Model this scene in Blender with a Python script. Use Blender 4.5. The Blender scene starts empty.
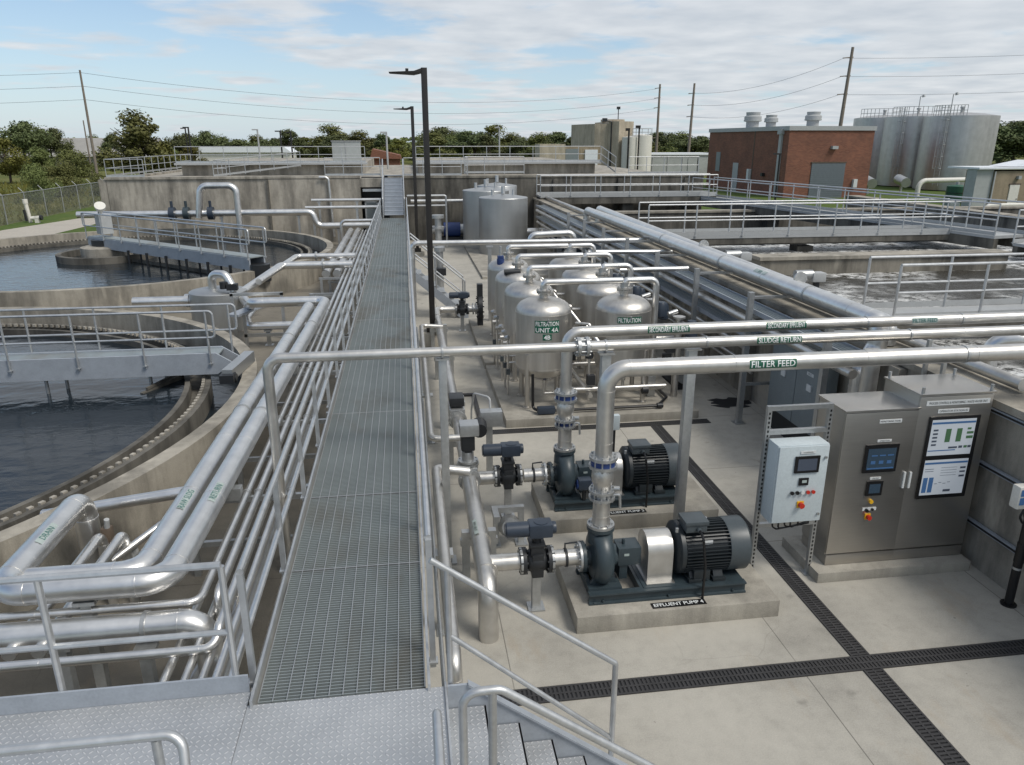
import bpy, bmesh, math, random
from mathutils import Vector, Matrix, Quaternion
R = math.radians
random.seed(7)
SC = bpy.context.scene
COL = SC.collection
# ------------------------------------------------------------------ camera
CAMH, PITCH, YAW, FPX = 5.4, 18.1, 8.0, 740.0
cd = bpy.data.cameras.new('camera'); cam = bpy.data.objects.new('camera', cd); COL.objects.link(cam)
cam.location = (0, 0, CAMH); cam.rotation_euler = (R(90 - PITCH), 0, R(-YAW))
cd.sensor_width = 36; cd.lens = FPX / 1024 * 36; cd.clip_start = 0.05; cd.clip_end = 4000
SC.camera = cam
# ------------------------------------------------------------------ light
SUN_EL, SUN_AZ = 53.0, 132.0           # azimuth clockwise from +Y
w = bpy.data.worlds.new('World'); SC.world = w; w.use_nodes = True
nt = w.node_tree; nt.nodes.clear()
def N(t, typ, **kw):
    n = t.nodes.new(typ)
    for k, v in kw.items(): setattr(n, k, v)
    return n
def L(t, a, b): t.links.new(a, b)
out = N(nt, 'ShaderNodeOutputWorld'); bg = N(nt, 'ShaderNodeBackground'); bg.inputs[1].default_value = 0.125
sky = N(nt, 'ShaderNodeTexSky', sky_type='NISHITA', sun_disc=False)
sky.sun_elevation = R(SUN_EL); sky.sun_rotation = R(SUN_AZ); sky.air_density = 1.0; sky.dust_density = 0.2; sky.ozone_density = 2.5
tc = N(nt, 'ShaderNodeTexCoord'); sep = N(nt, 'ShaderNodeSeparateXYZ'); L(nt, tc.outputs['Generated'], sep.inputs[0])
def wm(op, a, b=None, c=None, clamp=False):
    n = N(nt, 'ShaderNodeMath', operation=op); n.use_clamp = clamp
    for i, v in enumerate((a, b, c)):
        if v is None: continue
        if isinstance(v, (int, float)): n.inputs[i].default_value = v
        else: L(nt, v, n.inputs[i])
    return n.outputs[0]
zz = wm('MAXIMUM', sep.outputs[2], 0.0)
den = wm('ADD', zz, 0.07)
cx = wm('DIVIDE', sep.outputs[0], den); cy = wm('DIVIDE', sep.outputs[1], den)
cmb = N(nt, 'ShaderNodeCombineXYZ'); L(nt, cx, cmb.inputs[0]); L(nt, cy, cmb.inputs[1])
nz = N(nt, 'ShaderNodeTexNoise'); nz.inputs['Scale'].default_value = 1.15; nz.inputs['Detail'].default_value = 9; nz.inputs['Roughness'].default_value = 0.55; nz.inputs['Distortion'].default_value = 0.2
L(nt, cmb.outputs[0], nz.inputs['Vector'])
nz2 = N(nt, 'ShaderNodeTexNoise'); nz2.inputs['Scale'].default_value = 0.33; nz2.inputs['Detail'].default_value = 3; L(nt, cmb.outputs[0], nz2.inputs['Vector'])
# more cloud to the right of the view and overhead
b1 = wm('MULTIPLY', sep.outputs[0], 0.26); b2 = wm('MULTIPLY', zz, 0.9)
b2 = wm('MINIMUM', b2, 0.2)
v = wm('ADD', nz.outputs[0], b1); v = wm('ADD', v, b2)
v = wm('ADD', v, wm('MULTIPLY', wm('SUBTRACT', nz2.outputs[0], 0.5), 0.35))
mr = N(nt, 'ShaderNodeMapRange', interpolation_type='SMOOTHSTEP'); mr.inputs[1].default_value = 0.48; mr.inputs[2].default_value = 0.66
L(nt, v, mr.inputs[0])
fac = wm('MULTIPLY', mr.outputs[0], 0.88)
mixc = N(nt, 'ShaderNodeMix', data_type='RGBA'); L(nt, fac, mixc.inputs[0])
hz = wm('MULTIPLY', wm('POWER', 2.718, wm('MULTIPLY', zz, -7.0)), 0.75); hmix = N(nt, 'ShaderNodeMix', data_type='RGBA'); L(nt, hz, hmix.inputs[0]); L(nt, sky.outputs[0], hmix.inputs[6]); hmix.inputs[7].default_value = (3.7, 4.8, 6.1, 1)
L(nt, hmix.outputs[2], mixc.inputs[6])
nz3 = N(nt, 'ShaderNodeTexNoise'); nz3.inputs['Scale'].default_value = 2.6; nz3.inputs['Detail'].default_value = 6; L(nt, cmb.outputs[0], nz3.inputs['Vector'])
cc = N(nt, 'ShaderNodeMix', data_type='RGBA'); L(nt, nz3.outputs[0], cc.inputs[0]); cc.inputs[6].default_value = (3.6, 4.05, 4.6, 1); cc.inputs[7].default_value = (7.2, 7.25, 7.3, 1)
L(nt, cc.outputs[2], mixc.inputs[7]); L(nt, mixc.outputs[2], bg.inputs[0]); L(nt, bg.outputs[0], out.inputs[0])
sl = bpy.data.lights.new('sun', 'SUN'); so = bpy.data.objects.new('sun', sl); COL.objects.link(so)
sl.energy = 2.5; sl.angle = R(20); sl.color = (1.0, 0.95, 0.87)
sd = Vector((math.sin(R(SUN_AZ)) * math.cos(R(SUN_EL)), math.cos(R(SUN_AZ)) * math.cos(R(SUN_EL)), math.sin(R(SUN_EL))))
so.rotation_euler = sd.to_track_quat('Z', 'Y').to_euler()
SC.view_settings.view_transform = 'Standard'; SC.view_settings.look = 'None'; SC.view_settings.exposure = 0.0; SC.view_settings.gamma = 1.0
SC.view_settings.use_curve_mapping = False
# ------------------------------------------------------------------ materials
MATS = {}
def base_mat(name, color, rough=0.6, metal=0.0, spec=0.5):
    m = bpy.data.materials.new(name); m.use_nodes = True; t = m.node_tree
    p = t.nodes['Principled BSDF']; p.inputs['Base Color'].default_value = (*color, 1); p.inputs['Roughness'].default_value = rough
    p.inputs['Metallic'].default_value = metal; p.inputs['Specular IOR Level'].default_value = spec
    MATS[name] = m
    return m, t, p
def coords(t, scale=(1, 1, 1)):
    c = N(t, 'ShaderNodeTexCoord'); mp = N(t, 'ShaderNodeMapping'); mp.inputs['Scale'].default_value = scale; L(t, c.outputs['Object'], mp.inputs[0]); return mp.outputs[0]
def noise(t, vec, scale, detail=4, rough=0.55):
    n = N(t, 'ShaderNodeTexNoise'); n.inputs['Scale'].default_value = scale; n.inputs['Detail'].default_value = detail; n.inputs['Roughness'].default_value = rough
    L(t, vec, n.inputs['Vector']); return n.outputs[0]
def ramp(t, f, stops):
    r = N(t, 'ShaderNodeValToRGB'); e = r.color_ramp.elements
    while len(e) < len(stops): e.new(0.5)
    for x, (p, c) in zip(e, stops): x.position = p; x.color = (*c, 1) if len(c) == 3 else c
    L(t, f, r.inputs[0]); return r.outputs[0]
def mix(t, f, a, b, mode='MIX'):
    n = N(t, 'ShaderNodeMix', data_type='RGBA', blend_type=mode)
    for i, v in ((0, f), (6, a), (7, b)):
        if isinstance(v, (int, float)): n.inputs[i].default_value = v
        elif isinstance(v, tuple): n.inputs[i].default_value = (*v, 1)
        else: L(t, v, n.inputs[i])
    return n.outputs[2]
def mth(t, op, a, b=None, c=None):
    n = N(t, 'ShaderNodeMath', operation=op)
    for i, v in enumerate((a, b, c)):
        if v is None: continue
        if isinstance(v, (int, float)): n.inputs[i].default_value = v
        else: L(t, v, n.inputs[i])
    return n.outputs[0]
def bump(t, p, h, strength=0.3, dist=0.02):
    b = N(t, 'ShaderNodeBump'); b.inputs['Strength'].default_value = strength; b.inputs['Distance'].default_value = dist
    L(t, h, b.inputs['Height']); L(t, b.outputs[0], p.inputs['Normal'])
def scal(c, k): return tuple(min(1, x * k) for x in c)
def concrete(name, c, streak=0.0, joints=False, blot=0.25, rough=0.85):
    m, t, p = base_mat(name, c, rough); v = coords(t)
    a = noise(t, v, 0.55, 8, 0.62); b = noise(t, v, 6, 6, 0.6); f = noise(t, v, 70, 3)
    col = ramp(t, a, [(0.3, scal(c, 1 - blot * 1.3)), (0.5, c), (0.7, scal(c, 1 + blot * 0.55))])
    col = mix(t, 0.35, col, ramp(t, b, [(0.3, scal(c, 0.62)), (0.5, c), (0.75, scal(c, 1.25))]))
    col = mix(t, 0.25, col, ramp(t, f, [(0.35, scal(c, 0.7)), (0.65, scal(c, 1.25))]))
    if streak:
        vs = coords(t, (0.9, 0.9, 0.22)); s = noise(t, vs, 1.5, 9, 0.62)
        vs2 = coords(t, (3.1, 3.1, 0.3)); s2 = noise(t, vs2, 1.1, 6, 0.6)
        k = ramp(t, s, [(0.42, (1, 1, 1)), (0.62, (1 - streak,) * 3)])
        col = mix(t, 1.0, col, k, 'MULTIPLY')
        k = ramp(t, s2, [(0.5, (1, 1, 1)), (0.72, (1 - streak * 0.55,) * 3)])
        col = mix(t, 1.0, col, k, 'MULTIPLY')
        s3 = noise(t, coords(t, (1.3, 1.3, 0.35)), 1.6, 6)
        k = ramp(t, s3, [(0.6, (0, 0, 0)), (0.74, (0.5, 0.5, 0.5))])
        col = mix(t, k, col, scal(c, 1.55))
    if joints:
        vw = coords(t); sp = N(t, 'ShaderNodeSeparateXYZ'); L(t, vw, sp.inputs[0])
        jx = mth(t, 'ABSOLUTE', mth(t, 'SUBTRACT', mth(t, 'MODULO', mth(t, 'ADD', sp.outputs[0], 101.6 + 1.35), 3.1), 1.55))
        jy = mth(t, 'ABSOLUTE', mth(t, 'SUBTRACT', mth(t, 'MODULO', mth(t, 'ADD', sp.outputs[1], 100.35), 2.45), 1.225))
        j = mth(t, 'MINIMUM', jx, jy); jm = mth(t, 'LESS_THAN', j, 0.006)
        col = mix(t, mth(t, 'MULTIPLY', jm, 0.75), col, scal(c, 0.25))
        rs = noise(t, coords(t, (1, 0.35, 1)), 1.3, 8, 0.7); kr = ramp(t, rs, [(0.58, (0, 0, 0)), (0.72, (0.35,) * 3)]); col = mix(t, kr, col, (0.33, 0.25, 0.16))
        ls = noise(t, coords(t), 0.45, 6, 0.6); kl = ramp(t, ls, [(0.52, (0, 0, 0)), (0.66, (0.5,) * 3)]); col = mix(t, kl, col, scal(c, 1.22))
        vo = N(t, 'ShaderNodeTexVoronoi', feature='DISTANCE_TO_EDGE'); vo.inputs['Scale'].default_value = 0.42
        wv = N(t, 'ShaderNodeVectorMath', operation='ADD'); wn = N(t, 'ShaderNodeTexNoise'); wn.inputs['Scale'].default_value = 1.2; wn.inputs['Detail'].default_value = 6; L(t, v, wn.inputs['Vector']); L(t, v, wv.inputs[0]); ws = N(t, 'ShaderNodeVectorMath', operation='SCALE'); ws.inputs[3].default_value = 0.35; L(t, wn.outputs[1], ws.inputs[0]); L(t, ws.outputs[0], wv.inputs[1]); L(t, wv.outputs[0], vo.inputs['Vector'])
        ck = mth(t, 'MULTIPLY', mth(t, 'LESS_THAN', vo.outputs[0], 0.0028), ramp(t, noise(t, v, 0.35, 2), [(0.52, (0, 0, 0)), (0.6, (0.55,) * 3)])); col = mix(t, mth(t, 'MULTIPLY', ck, 0.35), col, scal(c, 0.5))
        oi = noise(t, v, 1.7, 5, 0.55); ko = ramp(t, oi, [(0.66, (0, 0, 0)), (0.72, (0.5,) * 3)]); col = mix(t, ko, col, scal(c, 0.38))
        # worn damp stains
        st = noise(t, coords(t, (1, 1, 1)), 0.9, 6, 0.7); k = ramp(t, st, [(0.6, (0, 0, 0)), (0.74, (0.3,) * 3)])
        col = mix(t, k, col, scal(c, 0.6))
        sp2 = noise(t, v, 9, 2); k = ramp(t, sp2, [(0.73, (0, 0, 0)), (0.76, (0.6,) * 3)]); col = mix(t, k, col, scal(c, 0.5))
    L(t, col, p.inputs['Base Color']); bump(t, p, mth(t, 'ADD', b, mth(t, 'MULTIPLY', f, 0.4)), 0.25, 0.02)
    return m
def metal(name, c, rough=0.35, met=0.95, var=0.12, stretch=(1, 1, 1), sc=8, rv=0.12):
    m, t, p = base_mat(name, c, rough, met); v = coords(t, stretch)
    a = noise(t, v, sc, 5, 0.6); b = noise(t, coords(t), 1.7, 3)
    col = ramp(t, a, [(0.3, scal(c, 1 - var)), (0.7, scal(c, 1 + var))])
    col = mix(t, 0.4, col, ramp(t, b, [(0.3, scal(c, 1 - var * 1.6)), (0.7, scal(c, 1 + var))]))
    L(t, col, p.inputs['Base Color'])
    mr = N(t, 'ShaderNodeMapRange'); mr.inputs[3].default_value = max(0.05, rough - rv); mr.inputs[4].default_value = rough + rv; L(t, a, mr.inputs[0]); L(t, mr.outputs[0], p.inputs['Roughness'])
    return m
def paint(name, c, rough=0.5, var=0.12, met=0.0, sc=5):
    m, t, p = base_mat(name, c, rough, met); a = noise(t, coords(t), sc, 6, 0.65); b = noise(t, coords(t), sc * 9, 2)
    col = ramp(t, a, [(0.3, scal(c, 1 - var)), (0.7, scal(c, 1 + var))]); col = mix(t, 0.2, col, ramp(t, b, [(0.3, scal(c, 0.7)), (0.7, scal(c, 1.25))]))
    L(t, col, p.inputs['Base Color']); return m
M = {}
M['slab'] = concrete('slab_concrete', (0.38, 0.36, 0.315), joints=True, blot=0.36)
M['slab_shaded'] = concrete('shaded_slab_concrete', (0.19, 0.172, 0.14), joints=True, blot=0.45)  # slab concrete darkened: shade among the left rack pipes put into the colour
M['pad'] = concrete('plinth_concrete', (0.37, 0.345, 0.295), streak=0.3, blot=0.32)
M['wall'] = concrete('stained_wall_concrete', (0.40, 0.368, 0.312), streak=0.5, blot=0.28)
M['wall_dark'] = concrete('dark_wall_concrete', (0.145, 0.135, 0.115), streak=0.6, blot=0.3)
M['rim'] = concrete('rim_concrete', (0.36, 0.33, 0.275), streak=0.45, blot=0.32)
M['basin'] = concrete('basin_concrete', (0.25, 0.23, 0.19), streak=0.6, blot=0.3)
M['steel'] = metal('stainless_pipe', (0.62, 0.605, 0.575), 0.38, 0.9, 0.16, (1, 1, 1), 6)
M['galv_pipe'] = metal('aluminium_clad_pipe', (0.74, 0.735, 0.72), 0.35, 0.95, 0.13, (1, 1, 1), 5)
M['vessel'] = metal('brushed_vessel_steel', (0.56, 0.54, 0.505), 0.43, 0.95, 0.14, (3, 3, 0.25), 5)
M['galv'] = metal('galvanised_steel', (0.47, 0.48, 0.48), 0.42, 0.8, 0.14, (1, 1, 1), 22)
M['rail'] = metal('galvanised_rail', (0.55, 0.56, 0.565), 0.42, 0.8, 0.16, (1, 1, 1), 12)
M['grate'] = metal('galvanised_grating', (0.34, 0.38, 0.385), 0.5, 0.5, 0.07, (1, 1, 1), 3)
M['beam'] = paint('bluegrey_beam_paint', (0.33, 0.36, 0.40), 0.55, 0.12, 0.2)
M['weathered'] = metal('weathered_tank_steel', (0.50, 0.49, 0.48), 0.38, 0.9, 0.15, (2.6, 2.6, 0.05), 0.9)
M['alutank'] = metal('aluminium_tank_skin', (0.43, 0.44, 0.44), 0.42, 0.8, 0.08, (2, 2, 0.2), 2)
M['pump'] = paint('pump_paint', (0.036, 0.052, 0.061), 0.38, 0.15)
M['motor'] = paint('motor_paint', (0.020, 0.026, 0.030), 0.42, 0.15)
M['motor_light'] = paint('motor_cowl_paint', (0.060, 0.074, 0.082), 0.4, 0.12)
M['actuator'] = paint('actuator_paint', (0.030, 0.042, 0.062), 0.4, 0.12)
M['iron'] = paint('cast_iron', (0.018, 0.02, 0.023), 0.45, 0.2)
M['blue'] = paint('blue_gasket', (0.015, 0.04, 0.15), 0.45, 0.15)
M['bronze'] = paint('dark_bronze', (0.016, 0.014, 0.013), 0.45, 0.15)
M['drain'] = paint('drain_iron', (0.035, 0.034, 0.035), 0.6, 0.25)
M['black'] = paint('black_plastic', (0.008, 0.008, 0.009), 0.4, 0.1)
M['cab'] = metal('brushed_cabinet_steel', (0.50, 0.48, 0.45), 0.34, 0.95, 0.08, (0.6, 0.6, 30), 4)
M['ctrl'] = paint('light_grey_enclosure', (0.50, 0.56, 0.58), 0.42, 0.05)
M['mcc'] = paint('grey_switchgear_paint', (0.20, 0.23, 0.24), 0.45, 0.08)
M['green'] = paint('sign_green', (0.010, 0.105, 0.062), 0.45, 0.1)
M['white'] = paint('white_lettering', (0.75, 0.77, 0.76), 0.5, 0.06)
M['label'] = paint('white_label', (0.62, 0.64, 0.64), 0.5, 0.05)
M['pale'] = paint('pale_sticker', (0.36, 0.42, 0.40), 0.5, 0.1)
M['teal'] = paint('teal_print', (0.03, 0.13, 0.12), 0.5, 0.1)
M['yellow'] = paint('yellow_plastic', (0.75, 0.42, 0.02), 0.4, 0.08)
M['red'] = paint('red_plastic', (0.5, 0.03, 0.015), 0.4, 0.08)
M['offwhite'] = paint('offwhite_paint', (0.68, 0.66, 0.6), 0.55, 0.1)
M['trim'] = paint('grey_trim', (0.38, 0.39, 0.39), 0.5, 0.08)
M['door'] = paint('grey_door_paint', (0.15, 0.175, 0.195), 0.5, 0.08)
M['silo'] = concrete('silo_concrete', (0.46, 0.40, 0.31), streak=0.25, blot=0.2)
M['tanblock'] = concrete('tan_block', (0.30, 0.245, 0.17), streak=0.2, blot=0.2)
M['roofgrey'] = paint('grey_roof', (0.30, 0.29, 0.27), 0.7, 0.15, 0, 0.3)
M['siding'] = paint('grey_siding', (0.36, 0.38, 0.37), 0.6, 0.15, 0, 0.4)
M['whiteroof'] = paint('white_roof', (0.72, 0.75, 0.78), 0.5, 0.08)
M['greentank'] = paint('green_tank_paint', (0.02, 0.085, 0.05), 0.5, 0.2)
M['wood'] = paint('weathered_pole_wood', (0.20, 0.17, 0.14), 0.8, 0.25)
M['wire'] = paint('wire_grey', (0.10, 0.11, 0.12), 0.5, 0.1)
M['bark'] = paint('bark', (0.07, 0.055, 0.04), 0.9, 0.3)
M['fencepost'] = metal('fence_post', (0.36, 0.37, 0.37), 0.5, 0.6)
M['rust'] = paint('rusty_steel', (0.10, 0.075, 0.055), 0.8, 0.3)
M['path'] = concrete('path_concrete', (0.42, 0.385, 0.33), blot=0.12)
def emis(name, c, col_e, s):
    m, t, p = base_mat(name, c, 0.25); p.inputs['Emission Color'].default_value = (*col_e, 1); p.inputs['Emission Strength'].default_value = s; return m
M['screen_light'] = emis('lit_screen', (0.3, 0.32, 0.34), (0.58, 0.64, 0.72), 0.30)
M['screen_dark'] = emis('dim_screen', (0.02, 0.03, 0.04), (0.04, 0.075, 0.12), 0.32)
M['ui_green'] = emis('screen_green', (0.05, 0.1, 0.05), (0.06, 0.15, 0.08), 0.25)
M['ui_blue'] = emis('screen_blue', (0.04, 0.08, 0.15), (0.05, 0.14, 0.34), 0.3)
M['ui_grey'] = emis('screen_grey', (0.05, 0.06, 0.08), (0.08, 0.10, 0.14), 0.2)
_t = M['grate'].node_tree; _p = _t.nodes['Principled BSDF']; _c = _p.inputs['Base Color'].links[0].from_socket
_k = ramp(_t, noise(_t, coords(_t, (1, 0.45, 1)), 1.1, 5, 0.6), [(0.52, (0, 0, 0)), (0.68, (0.75,) * 3)]); L(_t, mix(_t, _k, _c, (0.27, 0.26, 0.23)), _p.inputs['Base Color'])
# diamond tread plate
def tread():
    m, t, p = base_mat('tread_plate', (0.56, 0.57, 0.58), 0.45, 0.45)
    v = coords(t, (24, 24, 24)); s = N(t, 'ShaderNodeSeparateXYZ'); L(t, v, s.inputs[0])
    fx = mth(t, 'FLOOR', s.outputs[0]); fy = mth(t, 'FLOOR', s.outputs[1])
    u = mth(t, 'SUBTRACT', mth(t, 'SUBTRACT', s.outputs[0], fx), 0.5); q = mth(t, 'SUBTRACT', mth(t, 'SUBTRACT', s.outputs[1], fy), 0.5)
    par = mth(t, 'SUBTRACT', mth(t, 'MULTIPLY', mth(t, 'FLOORED_MODULO', mth(t, 'ADD', fx, fy), 2.0), 2.0), 1.0)
    u = mth(t, 'MULTIPLY', u, par)
    a = mth(t, 'ADD', u, q); b = mth(t, 'SUBTRACT', u, q)
    d = mth(t, 'ADD', mth(t, 'POWER', mth(t, 'ABSOLUTE', mth(t, 'DIVIDE', a, 0.62)), 2.0), mth(t, 'POWER', mth(t, 'ABSOLUTE', mth(t, 'DIVIDE', b, 0.2)), 2.0))
    h = mth(t, 'SMOOTH_MIN', mth(t, 'MAXIMUM', mth(t, 'SUBTRACT', 1.0, d), 0.0), 0.5, 0.2)
    n = noise(t, coords(t), 2.2, 6, 0.65)
    col = ramp(t, n, [(0.3, (0.37, 0.385, 0.40)), (0.5, (0.43, 0.445, 0.46)), (0.75, (0.50, 0.51, 0.52))])
    # bright worn lug tops
    k = mth(t, 'MULTIPLY', h, 0.8); col = mix(t, mth(t, 'MINIMUM', mth(t, 'MULTIPLY', k, 1.8), 0.85), col, (0.74, 0.74, 0.74))
    L(t, col, p.inputs['Base Color']); bump(t, p, h, 0.9, 0.012)
    return m
M['tread'] = tread()
def brick():
    m, t, p = base_mat('red_brick', (0.25, 0.09, 0.05), 0.85); c = N(t, 'ShaderNodeTexCoord'); s = N(t, 'ShaderNodeSeparateXYZ'); L(t, c.outputs['Object'], s.inputs[0])
    cb = N(t, 'ShaderNodeCombineXYZ'); L(t, mth(t, 'ADD', s.outputs[0], s.outputs[1]), cb.inputs[0]); L(t, s.outputs[2], cb.inputs[1])
    b = N(t, 'ShaderNodeTexBrick'); L(t, cb.outputs[0], b.inputs['Vector']); b.inputs['Scale'].default_value = 1.0
    b.inputs['Brick Width'].default_value = 0.30; b.inputs['Row Height'].default_value = 0.10; b.inputs['Mortar Size'].default_value = 0.012
    b.inputs['Color1'].default_value = (0.245, 0.094, 0.056, 1); b.inputs['Color2'].default_value = (0.16, 0.058, 0.037, 1); b.inputs['Mortar'].default_value = (0.19, 0.12, 0.09, 1)
    n = noise(t, coords(t), 0.5, 5); col = mix(t, 1.0, b.outputs[0], ramp(t, n, [(0.3, (0.8,) * 3), (0.7, (1.15, 1.1, 1.05))]), 'MULTIPLY')
    L(t, col, p.inputs['Base Color']); return m
M['brick'] = brick()
def water(name, c, sc, strength, foam=0.0):
    m, t, p = base_mat(name, c, 0.06); p.inputs['IOR'].default_value = 1.33
    v = coords(t, (1.0, 1.6, 1)); n = noise(t, v, sc, 5, 0.6); n2 = noise(t, v, sc * 0.25, 3)
    h = mth(t, 'ADD', n, mth(t, 'MULTIPLY', n2, 1.5)); bump(t, p, h, strength, 0.1)
    if foam:
        f = noise(t, coords(t, (1, 1.25, 1)), 2.6, 12, 0.82); k = ramp(t, f, [(0.44, (0, 0, 0)), (0.56, (1, 1, 1))])
        L(t, mix(t, k, c, mix(t, ramp(t, noise(t, coords(t), 0.3, 3), [(0.40, (0, 0, 0)), (0.52, (1, 1, 1))]), (0.05, 0.047, 0.04), (0.74, 0.74, 0.72))), p.inputs['Base Color']); L(t, mth(t, 'ADD', mth(t, 'MULTIPLY', k, 0.7), 0.08), p.inputs['Roughness'])
    return m
M['water'] = water('settling_water', (0.015, 0.021, 0.027), 1.7, 0.17)
M['foam'] = water('aerated_water', (0.04, 0.037, 0.03), 3.5, 0.6, 1.0)
M['darkwater'] = water('dark_basin_water', (0.012, 0.013, 0.013), 3, 0.2)
def grass(name, cols, sc=0.12):
    m, t, p = base_mat(name, cols[1], 0.95, 0, 0.1); a = noise(t, coords(t), sc, 8, 0.65); b = noise(t, coords(t), 3.0, 5, 0.7)
    col = ramp(t, a, [(0.32, cols[0]), (0.5, cols[1]), (0.68, cols[2])]); col = mix(t, 0.4, col, ramp(t, b, [(0.3, scal(cols[0], 0.6)), (0.7, scal(cols[2], 1.15))]))
    L(t, col, p.inputs['Base Color']); return m
M['meadow'] = grass('rough_grass', [(0.055, 0.085, 0.022), (0.10, 0.125, 0.035), (0.20, 0.175, 0.07)], 0.05)
M['lawn'] = grass('mown_grass', [(0.055, 0.10, 0.022), (0.075, 0.125, 0.03), (0.13, 0.145, 0.05)], 0.35)
def leaf(name, c, c2):
    m, t, p = base_mat(name, c, 0.7, 0, 0.2); o = N(t, 'ShaderNodeObjectInfo'); n = noise(t, coords(t), 0.8, 4)
    n2 = noise(t, coords(t), 5, 2); col = ramp(t, n, [(0.3, scal(c, 0.75)), (0.7, c2)]); col = mix(t, 0.3, col, ramp(t, n2, [(0.3, scal(c, 0.5)), (0.7, scal(c2, 1.3))]))
    r = N(t, 'ShaderNodeHueSaturation'); L(t, mth(t, 'ADD', mth(t, 'MULTIPLY', o.outputs['Random'], 0.045), 0.478), r.inputs['Hue'])
    L(t, mth(t, 'ADD', mth(t, 'MULTIPLY', o.outputs['Random'], 0.5), 0.8), r.inputs['Value'])
    L(t, col, r.inputs['Color']); L(t, r.outputs[0], p.inputs['Base Color'])
    p.inputs['Subsurface Weight'].default_value = 0.0
    return m
M['leaf_dark'] = leaf('dark_leaves', (0.08, 0.102, 0.042), (0.13, 0.15, 0.062))
M['leaf_mid'] = leaf('green_leaves', (0.105, 0.125, 0.04), (0.165, 0.175, 0.06))
M['leaf_yellow'] = leaf('yellowing_leaves', (0.10, 0.115, 0.025), (0.17, 0.16, 0.04))
def chain():
    m, t, p = base_mat('chain_link', (0.3, 0.31, 0.3), 0.5, 0.5); s = N(t, 'ShaderNodeSeparateXYZ'); c = N(t, 'ShaderNodeTexCoord'); L(t, c.outputs['Object'], s.inputs[0])
    h = mth(t, 'ADD', mth(t, 'MULTIPLY', s.outputs[1], 12.0), 0.0); z = mth(t, 'MULTIPLY', s.outputs[2], 12.0)
    a = mth(t, 'FRACT', mth(t, 'ADD', h, z)); b = mth(t, 'FRACT', mth(t, 'SUBTRACT', h, z))
    k = mth(t, 'MAXIMUM', mth(t, 'LESS_THAN', a, 0.11), mth(t, 'LESS_THAN', b, 0.11)); L(t, k, p.inputs['Alpha']); return m
M['chain'] = chain()
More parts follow.
